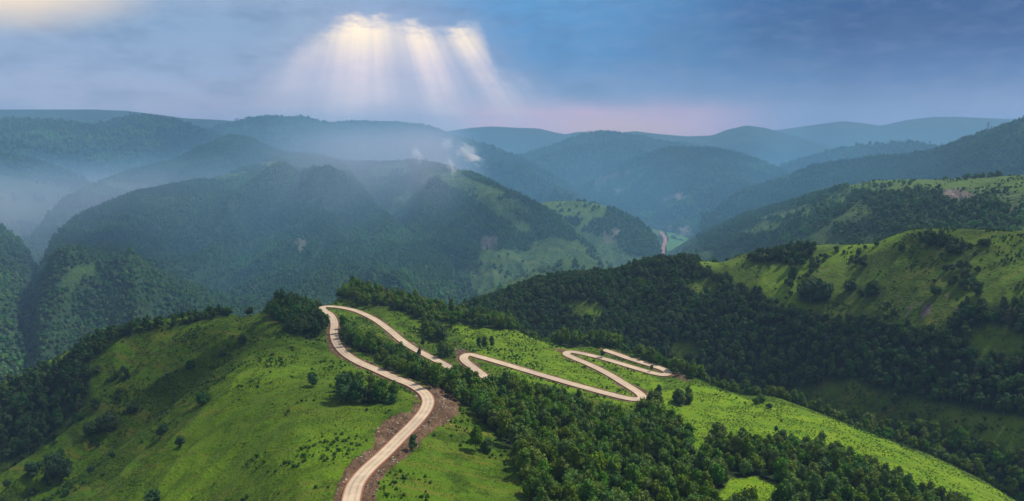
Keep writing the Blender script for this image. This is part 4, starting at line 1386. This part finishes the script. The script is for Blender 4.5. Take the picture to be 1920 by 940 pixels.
# single trees and bushes one can point at: photo pixel of the foot, height in photo pixels
SINGLE = [
    (587, 726, 30, 'round', 'lone round dark bush on the open slope left of the road', 'bush', near),
    (455, 647, 22, 'round', 'dark round bush high on the left slope below the ridge', 'bush', near),
    (357, 692, 16, 'bush', 'small bush halfway down the left grass slope', 'bush', near),
    (383, 757, 22, 'bush', 'flat topped bush in the middle of the left grass slope', 'bush', near),
    (248, 774, 18, 'bush', 'low bush on the left slope near the edge of the dark woods', 'bush', near),
    (306, 820, 26, 'round', 'upper of two dark bushes low on the left slope', 'bush', near),
    (339, 838, 22, 'round', 'lower of two dark bushes low on the left slope', 'bush', near),
    (206, 803, 30, 'bush', 'broad dark bush clump on a grassy rib of the left slope', 'bush', near),
    (175, 816, 24, 'bush', 'dark bush just below the broad clump on the left slope', 'bush', near),
    (112, 905, 44, 'round', 'large dark round tree near the lower left corner', 'tree', near),
    (65, 890, 22, 'bush', 'small bush left of the large dark tree in the lower left corner', 'bush', near),
    (285, 945, 24, 'bush', 'bush cut off by the bottom edge on the left slope', 'bush', near),
    (418, 668, 12, 'bush', 'tiny bush below the high round bush on the left slope', 'bush', near),
    (180, 700, 14, 'bush', 'small bush beside the woods on the left flank', 'bush', near),
    (469, 588, 17, 'round', 'small dark tree standing alone on the left ridge line', 'tree', near),
    (500, 585, 12, 'bush', 'low bush on the ridge line just left of the wooded knoll', 'bush', near),
    (898, 652, 22, 'tall', 'shortest of the three slim trees on the meadow above the hairpin', 'tree', near),
    (909, 657, 29, 'tall', 'tallest and middle one of the three slim trees on the meadow', 'tree', near),
    (922, 655, 27, 'tall', 'rightmost of the three slim trees on the meadow above the hairpin', 'tree', near),
    (793, 652, 20, 'tall', 'slim dark tree beside the upper road before the wood', 'tree', near),
    (786, 668, 16, 'oval', 'small tree at the lower edge of the upper road', 'tree', near),
    (815, 634, 30, 'round', 'big dark tree at the top of the meadow clump above the road', 'tree', near),
    (827, 640, 28, 'round', 'dark tree on the right of the meadow clump above the road', 'tree', near),
    (850, 612, 22, 'round', 'round dark tree standing just in front of the rim belt', 'tree', near),
    (903, 614, 20, 'round', 'round dark tree at the meadow edge right of the rim belt gap', 'tree', near),
    (832, 670, 26, 'round', 'dark tree between the upper road and the first hairpin', 'tree', near),
    (1129, 671, 16, 'oval', 'small tree at the inner tip of the uppermost hairpin', 'tree', near),
    (1221, 697, 13, 'oval', 'tiny tree inside the rightmost hairpin bend', 'tree', near),
    (1234, 742, 22, 'oval', 'lone slim tree on the bright meadow right of the hairpins', 'tree', near),
    (1212, 768, 22, 'oval', 'small tree right at the tip of the long lower hairpin', 'tree', near),
    (1272, 757, 26, 'round', 'bushy tree on the bright meadow under the woods edge', 'tree', near),
    (1288, 755, 18, 'bush', 'low bush right of the bushy tree on the bright meadow', 'bush', near),
    (1455, 812, 14, 'oval', 'lone tiny tree on the bright meadow above the foreground wood', 'tree', near),
    (1442, 765, 10, 'bush', 'low bush at the upper edge of the bright meadow', 'bush', near),
    (774, 846, 32, 'oval', 'dark tree rooted in the earth bank right of the near road', 'tree', near),
    (645, 755, 52, 'round', 'tallest dark tree at the left end of the roadside clump', 'tree', near),
    (668, 755, 40, 'round', 'dark tree in the left half of the roadside clump', 'tree', near),
    (688, 757, 34, 'oval', 'dark tree in the middle of the roadside clump', 'tree', near),
    (708, 757, 36, 'oval', 'dark tree in the right half of the roadside clump', 'tree', near),
    (733, 757, 20, 'bush', 'small bush closing the right end of the roadside clump', 'bush', near),
    (1829, 556, 24, 'round', 'round dark tree alone on the upper right grass hill', 'tree', right),
    (1756, 552, 15, 'bush', 'small bush alone in the middle of the upper right grass', 'bush', right),
    (1520, 566, 40, 'round', 'large dark tree clump on the upper slope of the right hill', 'tree', right),
    (1548, 562, 30, 'round', 'dark tree right of the large clump on the right hill', 'tree', right),
    (1592, 545, 20, 'bush', 'dark bush above the woods on the right hill', 'bush', right),
    (1632, 558, 26, 'round', 'dark round tree at the upper edge of the right hill woods', 'tree', right),
    (1845, 462, 14, 'bush', 'small bush near the skyline of the right hill', 'bush', right),
    (1690, 470, 12, 'bush', 'tiny bush under the summit of the right hill', 'bush', right),
    (1740, 462, 18, 'round', 'dark tree on the summit line of the right hill', 'tree', right),
    (1790, 474, 16, 'bush', 'dark bush below the summit line of the right hill', 'bush', right),
    (1858, 905, 14, 'bush', 'small dark bush on the pale clearing at the lower right edge', 'bush', right),
]
HG = {'oval': 9.0, 'round': 8.0, 'tall': 11.0, 'bush': 3.2}
for k, (u, v, hp, kind, label, cat, L) in enumerate(SINGLE):
    p = drop_on(L, u, v)
    dd = np.linalg.norm(p - (0, 0, ZC))
    s = hp * dd / F / HG[kind] * (0.95 if cat == 'tree' else 0.82)
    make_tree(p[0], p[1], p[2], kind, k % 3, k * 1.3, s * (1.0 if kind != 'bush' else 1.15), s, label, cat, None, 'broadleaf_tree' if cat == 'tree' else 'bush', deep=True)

# grass tufts and low shrubs on the near hill
x, y, z, r, th, u, v, rg = jitter_points(near, 1.45, 0.5, seed=20, rmax=700, margin=10)
d, _, _ = road_distance(x, y)
fm, dm = sample_mask(near, 0, th, r), sample_mask(near, 1, th, r)
keep = (fm < 0.6) & (dm < 0.35) & (d > 4.5) & (rg.uniform(size=len(x)) < np.clip(330 / r, 0.25, 1) * sstep(fbm(x, y, 9, 3, 0.6, 140), -0.2, 0.2))
x, y, z, r = x[keep], y[keep], z[keep], r[keep]
n = len(x)
Z0 = np.zeros(n)
s = rg.uniform(0.35, 0.85, n) * np.clip(r / 330, 0.8, 1.8)
scatter_object('grass', 'short tufted green grass on the near hill', 'grass', np.stack([x, y, z], 1), rg.integers(0, 4, n).astype(np.int32),
               np.stack([Z0, Z0, rg.uniform(0, 6.28, n)], 1), np.stack([s, s, s * 0.7], 1), TUFT_LIB, M_TUFT)
print('tufts', n)
x, y, z, r, th, u, v, rg = jitter_points(near, 1.7, 0.5, seed=21, rmax=800, margin=10)
d, _, _ = road_distance(x, y)
fm, dm = sample_mask(near, 0, th, r), sample_mask(near, 1, th, r)
c1 = fbm(x, y, 26, 4, 0.6, 151)
patch = inpoly(u, v, [(770, 800), (860, 760), (900, 800), (880, 850), (800, 900), (720, 960), (705, 900), (760, 870)]) | inpoly(u, v, [(590, 800), (700, 800), (680, 860), (600, 900), (560, 850)])
keep = (fm < 0.6) & (dm < 0.5) & (d > 5) & (rg.uniform(size=len(x)) < (1 - 0.9 * sample_mask(near, 2, th, r) * (u > 820)) * np.where(patch, 0.42 * sstep(c1, -0.12, 0.1), sstep(c1, 0.10, 0.26) * 0.5 + 0.006))
x, y, z, r = x[keep], y[keep], z[keep], r[keep]
n = len(x)
Z0 = np.zeros(n)
s = 0.25 + 1.0 * rg.uniform(size=n) ** 2.5
sp_, sx_ = [np.stack([x, y, z], 1)], [s]
for L2, cell2, big, sd2, th0 in ((right, 2.6, 1.5, 22, 0.02), (mid_right, 6.0, 2.6, 23, 0.0), (green_spur, 8, 2.5, 24, 0.0), (terrace, 7, 2.2, 25, -0.05), (main_back, 8, 2.6, 26, 0.0), (near, 2.6, 1.3, 27, 0.06)):
    x, y, z, r, th, u, v, rg = jitter_points(L2, cell2, 0.5, seed=sd2, margin=10, rmin=(400 if L2 is near else None))
    fm, dm = sample_mask(L2, 0, th, r), sample_mask(L2, 1, th, r)
    lush_ = sample_mask(L2, 2, th, r)
    c1 = fbm(x, y, 16 * big, 4, 0.62, 190 + sd2)
    keep = (fm < 0.6) & (dm < 0.5) & (rg.uniform(size=len(x)) < (sstep(c1, th0, th0 + 0.16) * 0.75 + 0.02) * (1 - 0.75 * lush_))
    if L2 is near:
        keep &= (road_distance(x, y)[0] > 6) & (u < 1200)
    sp_.append(np.stack([x, y, z], 1)[keep])
    sx_.append(rg.uniform(0.3, 1.0, keep.sum()) * big)
sp_ = np.concatenate(sp_)
s = np.concatenate(sx_)
n = len(s)
x, y, z = sp_.T
Z0 = np.zeros(n)
scatter_object('undergrowth', 'low dark shrubs scattered through the near grass', 'shrubs', np.stack([x, y, z], 1), rg.integers(0, 3, n).astype(np.int32),
               np.stack([Z0, Z0, rg.uniform(0, 6.28, n)], 1), np.stack([s, s, s], 1), SHRUB_LIB, M_SHRUB)
print('shrubs', n)

# stones on the bare earth beside the near road
stone_meshes = []
M_STONE = simple_material('pale_stone', (0.30, 0.24, 0.18), (0.17, 0.12, 0.085), 0.8, 0.9, 0.4, rnd=0.6)
for k in range(4):
    rg = np.random.default_rng(60 + k)
    mb = MB()
    mb.add(ICO_V * (1, 0.8, 0.55) * (1 + rg.uniform(-0.3, 0.3, (12, 1))), ICO_F)
    stone_meshes.append(mb.mesh('stone', [M_STONE]))
x, y, z, r, th, u, v, rg = jitter_points(near, 0.9, 0.5, seed=31, rmax=620, margin=10)
d, _, _ = road_distance(x, y)
dm = sample_mask(near, 1, th, r)
cl = fbm(x, y, 6, 3, 0.6, 171)
keep = (d > 4.4) & (((dm > 0.5) & (rg.uniform(size=len(x)) < 0.10 + 0.8 * sstep(cl, 0.0, 0.25))) | ((dm > 0.05) & (dm <= 0.5) & (rg.uniform(size=len(x)) < 0.5)))
spill = inpoly(u, v, [(790, 830), (860, 770), (880, 790), (850, 820), (800, 870)]) & (rg.uniform(size=len(x)) < 0.035)
keep |= spill
x, y, z = x[keep], y[keep], z[keep]
n = len(x)
s = 0.13 + 0.55 * rg.uniform(size=n) ** 3.5 * 1.3
scatter_object('rubble', 'loose pale stones on the bare earth banks beside the road', 'stones', np.stack([x, y, z], 1), rg.integers(0, 4, n).astype(np.int32),
               rg.uniform(0, 6.28, (n, 3)) * (0.15, 0.15, 1), np.stack([s, s, s], 1), lib('stone_shapes', stone_meshes), M_STONE)
print('stones', n)

# ------------------------------------------------------------------ haze
def volume_material(name, color, density, aniso=0.0):
    m = bpy.data.materials.new(name)
    m.use_nodes = True
    m.node_tree.nodes.clear()
    n = NT(m.node_tree)
    p = n.new('ShaderNodeVolumePrincipled')
    p.inputs['Color'].default_value = (*color, 1)
    p.inputs['Density'].default_value = density
    p.inputs['Anisotropy'].default_value = aniso
    o = n.new('ShaderNodeOutputMaterial')
    n.link(p.outputs[0], o.inputs['Volume'])
    return m


def box(name, lo, hi, mat):
    me = bpy.data.meshes.new(name)
    v = [(x, y, z) for x in (lo[0], hi[0]) for y in (lo[1], hi[1]) for z in (lo[2], hi[2])]
    me.from_pydata(v, [], [(0, 1, 3, 2), (4, 6, 7, 5), (0, 4, 5, 1), (2, 3, 7, 6), (0, 2, 6, 4), (1, 5, 7, 3)])
    me.materials.append(mat)
    o = bpy.data.objects.new(name, me)
    COL.objects.link(o)
    return o


M_HAZE = volume_material('blue_haze', (0.34, 0.54, 0.86), 0.000078)
hz = box('haze', (-12500, -1500, -160), (12500, 12500, 720), M_HAZE)
hz['kind'] = 'stuff'
hz['label'] = 'thin blue haze that fades the far mountains'


def mist_material():
    """uneven mist that fills the valleys past the near hill, thickest on the left and in columns that imitate light beams"""
    m = bpy.data.materials.new('valley_mist')
    m.use_nodes = True
    m.node_tree.nodes.clear()
    n = NT(m.node_tree)
    geo = n.new('ShaderNodeNewGeometry')
    P = geo.outputs['Position']
    sep = n.new('ShaderNodeSeparateXYZ')
    n.link(P, sep.inputs[0])
    X, Y, Z = sep.outputs
    ns = n.noise(P, 0.0016, 3, 0.6)
    start = n.step(Y, 900, 1500)
    low = n.math('MULTIPLY', n.step(Z, 580, 160, 0.28, 1.0), n.step(Y, 5200, 3000, 0.5, 1.0))
    base = n.math('MULTIPLY', n.math('MULTIPLY', start, low), n.step(ns, 0.3, 0.7, 0.45, 1.6))
    left = n.math('MULTIPLY', n.step(X, -650, -1250), n.step(n.math('ABSOLUTE', n.math('SUBTRACT', Y, 1950)), 950, 150))
    left = n.math('MULTIPLY', left, n.math('MULTIPLY', n.step(Z, 450, 300), n.step(ns, 0.35, 0.6, 0.3, 1.2)))
    # light beams under the cloud opening, shaped as leaning columns of denser, paler mist
    cx = n.math('SUBTRACT', n.math('ADD', X, n.math('MULTIPLY', n.math('SUBTRACT', Z, 350), -0.05)), -560)
    cx2 = n.math('SUBTRACT', n.math('ADD', X, n.math('MULTIPLY', n.math('SUBTRACT', Z, 350), 0.35)), -240)
    light_shaft = n.math('ADD', n.step(n.math('ABSOLUTE', cx), 420, 40), n.math('MULTIPLY', n.step(n.math('ABSOLUTE', cx2), 170, 20), 0.8))
    light_shaft = n.math('MULTIPLY', light_shaft, n.math('MULTIPLY', n.step(n.math('ABSOLUTE', n.math('SUBTRACT', Y, 2600)), 1100, 300), n.math('MULTIPLY', n.step(Z, 120, 330), n.step(Z, 590, 430))))
    d = n.math('ADD', base, n.math('MULTIPLY', left, 4.6))
    d = n.math('ADD', d, n.math('MULTIPLY', light_shaft, 3.2))
    d = n.math('MULTIPLY', d, 0.00029)
    p = n.new('ShaderNodeVolumePrincipled')
    
    n.link(d, p.inputs['Density'])
    c = n.mix(n.math('MULTIPLY', n.math('ADD', left, light_shaft), 0.8, clamp=True), (0.20, 0.52, 0.80), (0.72, 0.74, 0.90))  # left mist is paler; beam brightness is put into the column colour
    n.link(c, p.inputs['Color'])
    o = n.new('ShaderNodeOutputMaterial')
    n.link(p.outputs[0], o.inputs['Volume'])
    return m


mist = box('mist', (-5000, 900, -100), (5200, 7000, 700), mist_material())
mist['kind'] = 'stuff'
mist['label'] = 'uneven mist lying in the valleys behind the near hill, with light beams shaped in it'


# wisps of cloud clinging to the mountain ridge
def wisp(u, v, r, w, h, lean, seed, label):
    th, _, zc = at_r(u, v, r)
    m = bpy.data.materials.new('wisp_cloud')
    m.use_nodes = True
    m.node_tree.nodes.clear()
    n = NT(m.node_tree)
    tc = n.new('ShaderNodeTexCoord')
    ln = n.new('ShaderNodeVectorMath', operation='LENGTH')
    n.link(tc.outputs['Object'], ln.inputs[0])
    mp = n.new('ShaderNodeMapping')
    mp.inputs['Location'].default_value = (seed * 3.1, seed * 1.7, 0)
    n.link(tc.outputs['Object'], mp.inputs[0])
    ns = n.noise(mp.outputs[0], 1.6, 5, 0.62, dist=0.5)
    d = n.math('MULTIPLY', n.step(n.math('ADD', ln.outputs['Value'], n.math('MULTIPLY', n.math('SUBTRACT', ns, 0.5), 3.4)), 0.95, -0.1), 0.05)
    p = n.new('ShaderNodeVolumePrincipled')
    p.inputs['Color'].default_value = (0.96, 0.93, 0.95, 1)
    n.link(d, p.inputs['Density'])
    o = n.new('ShaderNodeOutputMaterial')
    n.link(p.outputs[0], o.inputs['Volume'])
    mb = MB()
    mb.add(ICO_V * 1.35, ICO_F)
    me = mb.mesh('mist_wisp', [m])
    ob = bpy.data.objects.new('mist_wisp', me)
    COL.objects.link(ob)
    ob.location = (r * math.sin(th), r * math.cos(th), zc)
    ob.scale = (w * r / F / 2, w * r / F / 2, h * r / F / 2)
    ob.rotation_euler = (0, lean, 0)
    ob['kind'] = 'stuff'
    ob['label'] = label


wisp(782, 291, 2480, 24, 38, -0.35, 1, 'small white wisp of cloud on the ridge, left of the other wisps')
wisp(846, 312, 2280, 20, 46, -0.3, 2, 'tall thin wisp of cloud rising from the ridge between the others')
wisp(880, 291, 2600, 56, 34, 0.6, 3, 'broadest white wisp of cloud drifting right above the ridge')
wisp(838, 270, 3300, 26, 30, 0.3, 4, 'faint small wisp of cloud highest of all above the ridge')
#wisp(586, 250, 3900, 14, 14, 0.3, 5, 'tiny faint wisp of cloud over the far hill on the left')
#wisp(662, 322, 2150, 40, 48, -0.3, 6, 'faint broad patch of mist on the mountain face under the light')


# lattice mast on the dark ridge at the right
def pylon(u, v, hp):
    p = drop_on(dark_right, u, v, 2300, 3300)
    h = hp * np.linalg.norm(p - (0, 0, ZC)) / F
    e = bpy.data.objects.new('power_pylon', None)
    COL.objects.link(e)
    e.location = p
    e['label'] = 'small lattice power pylon on the skyline of the dark ridge at right'
    e['category'] = 'pylon'
    m = simple_material('grey_steel', (0.16, 0.16, 0.17), (0.11, 0.11, 0.12), 1.0)
    body, arms = MB(), MB()
    w = h * 0.09
    for k in range(4):
        a, b = (-1, 1, 1, -1)[k], (-1, -1, 1, 1)[k]
        body.tube((a * w, b * w, -2), (a * 0.4, b * 0.4, h), 0.35, 0.25, 4)
        c, d = (-1, 1, 1, -1)[(k + 1) % 4], (-1, -1, 1, 1)[(k + 1) % 4]
        for j in range(5):
            f0, f1 = 1 - j / 5.5, 1 - (j + 1) / 5.5
            body.tube((a * w * f0, b * w * f0, h * j / 5.5), (c * w * f1, d * w * f1, h * (j + 1) / 5.5), 0.18, 0.18, 3)
    for j, (f, l) in enumerate(((0.70, 0.20), (0.84, 0.17), (0.96, 0.12))):
        a = MB()
        a.tube((-h * l, 0, h * f), (h * l, 0, h * f), 0.3, 0.3, 4)
        a.tube((-h * l, 0, h * f), (0, 0, h * (f + 0.05)), 0.2, 0.2, 3)
        a.tube((h * l, 0, h * f), (0, 0, h * (f + 0.05)), 0.2, 0.2, 3)
        o = bpy.data.objects.new('cross_arm', a.mesh('cross_arm', [m]))
        COL.objects.link(o)
        o.parent = e
    o = bpy.data.objects.new('lattice_mast', body.mesh('lattice_mast', [m]))
    COL.objects.link(o)
    o.parent = e


pylon(1851, 250, 17)


# clouds added out of view overhead so that their shadows dapple the land
def shade_clouds(spots):
    mb = MB()
    rg = np.random.default_rng(5)
    k = 1 / math.tan(SUN_EL)
    for gx_, gy_, gz_, rx, ry, top_z in spots:
        ox = gx_ + (top_z - gz_) * k * math.sin(SUN_AZ)
        oy = gy_ + (top_z - gz_) * k * math.cos(SUN_AZ)
        for j in range(34):
            a, q = rg.uniform(0, 6.28), rg.uniform(0, 1) ** 0.6
            c = np.array((ox + rx * q * math.cos(a), oy + ry * q * math.sin(a), top_z + rg.uniform(-30, 60) * (1 - q)))
            rr = min(rx, ry) * rg.uniform(0.16, 0.34) * (1.15 - 0.6 * q)
            v = ICO_V * (1, 1, 0.5) * rr * (1 + rg.uniform(-0.2, 0.2, (12, 1)))
            mb.add(v + c, ICO_F)
    me = mb.mesh('shade_clouds', [simple_material('shade_cloud', (0.75, 0.76, 0.80), (0.6, 0.62, 0.68), 80, 1.0)], True)
    o = bpy.data.objects.new('shade_clouds', me)
    COL.objects.link(o)
    o['kind'] = 'stuff'
    o['label'] = 'broken grey clouds added out of view to shade parts of the hills'
    sub = o.modifiers.new('round', 'SUBSURF')
    sub.levels = sub.render_levels = 2


shade_clouds([(-330, 430, 270, 150, 130, 1500), (380, 590, 270, 200, 70, 1700), (-1000, 1500, 150, 260, 200, 2300), (-60, 1900, 200, 240, 200, 2300),
            (900, 2000, 250, 420, 260, 2300), (1000, 4000, 400, 700, 500, 2500), (-1900, 4000, 400, 800, 600, 2600), (-150, 330, 320, 40, 70, 1400)])
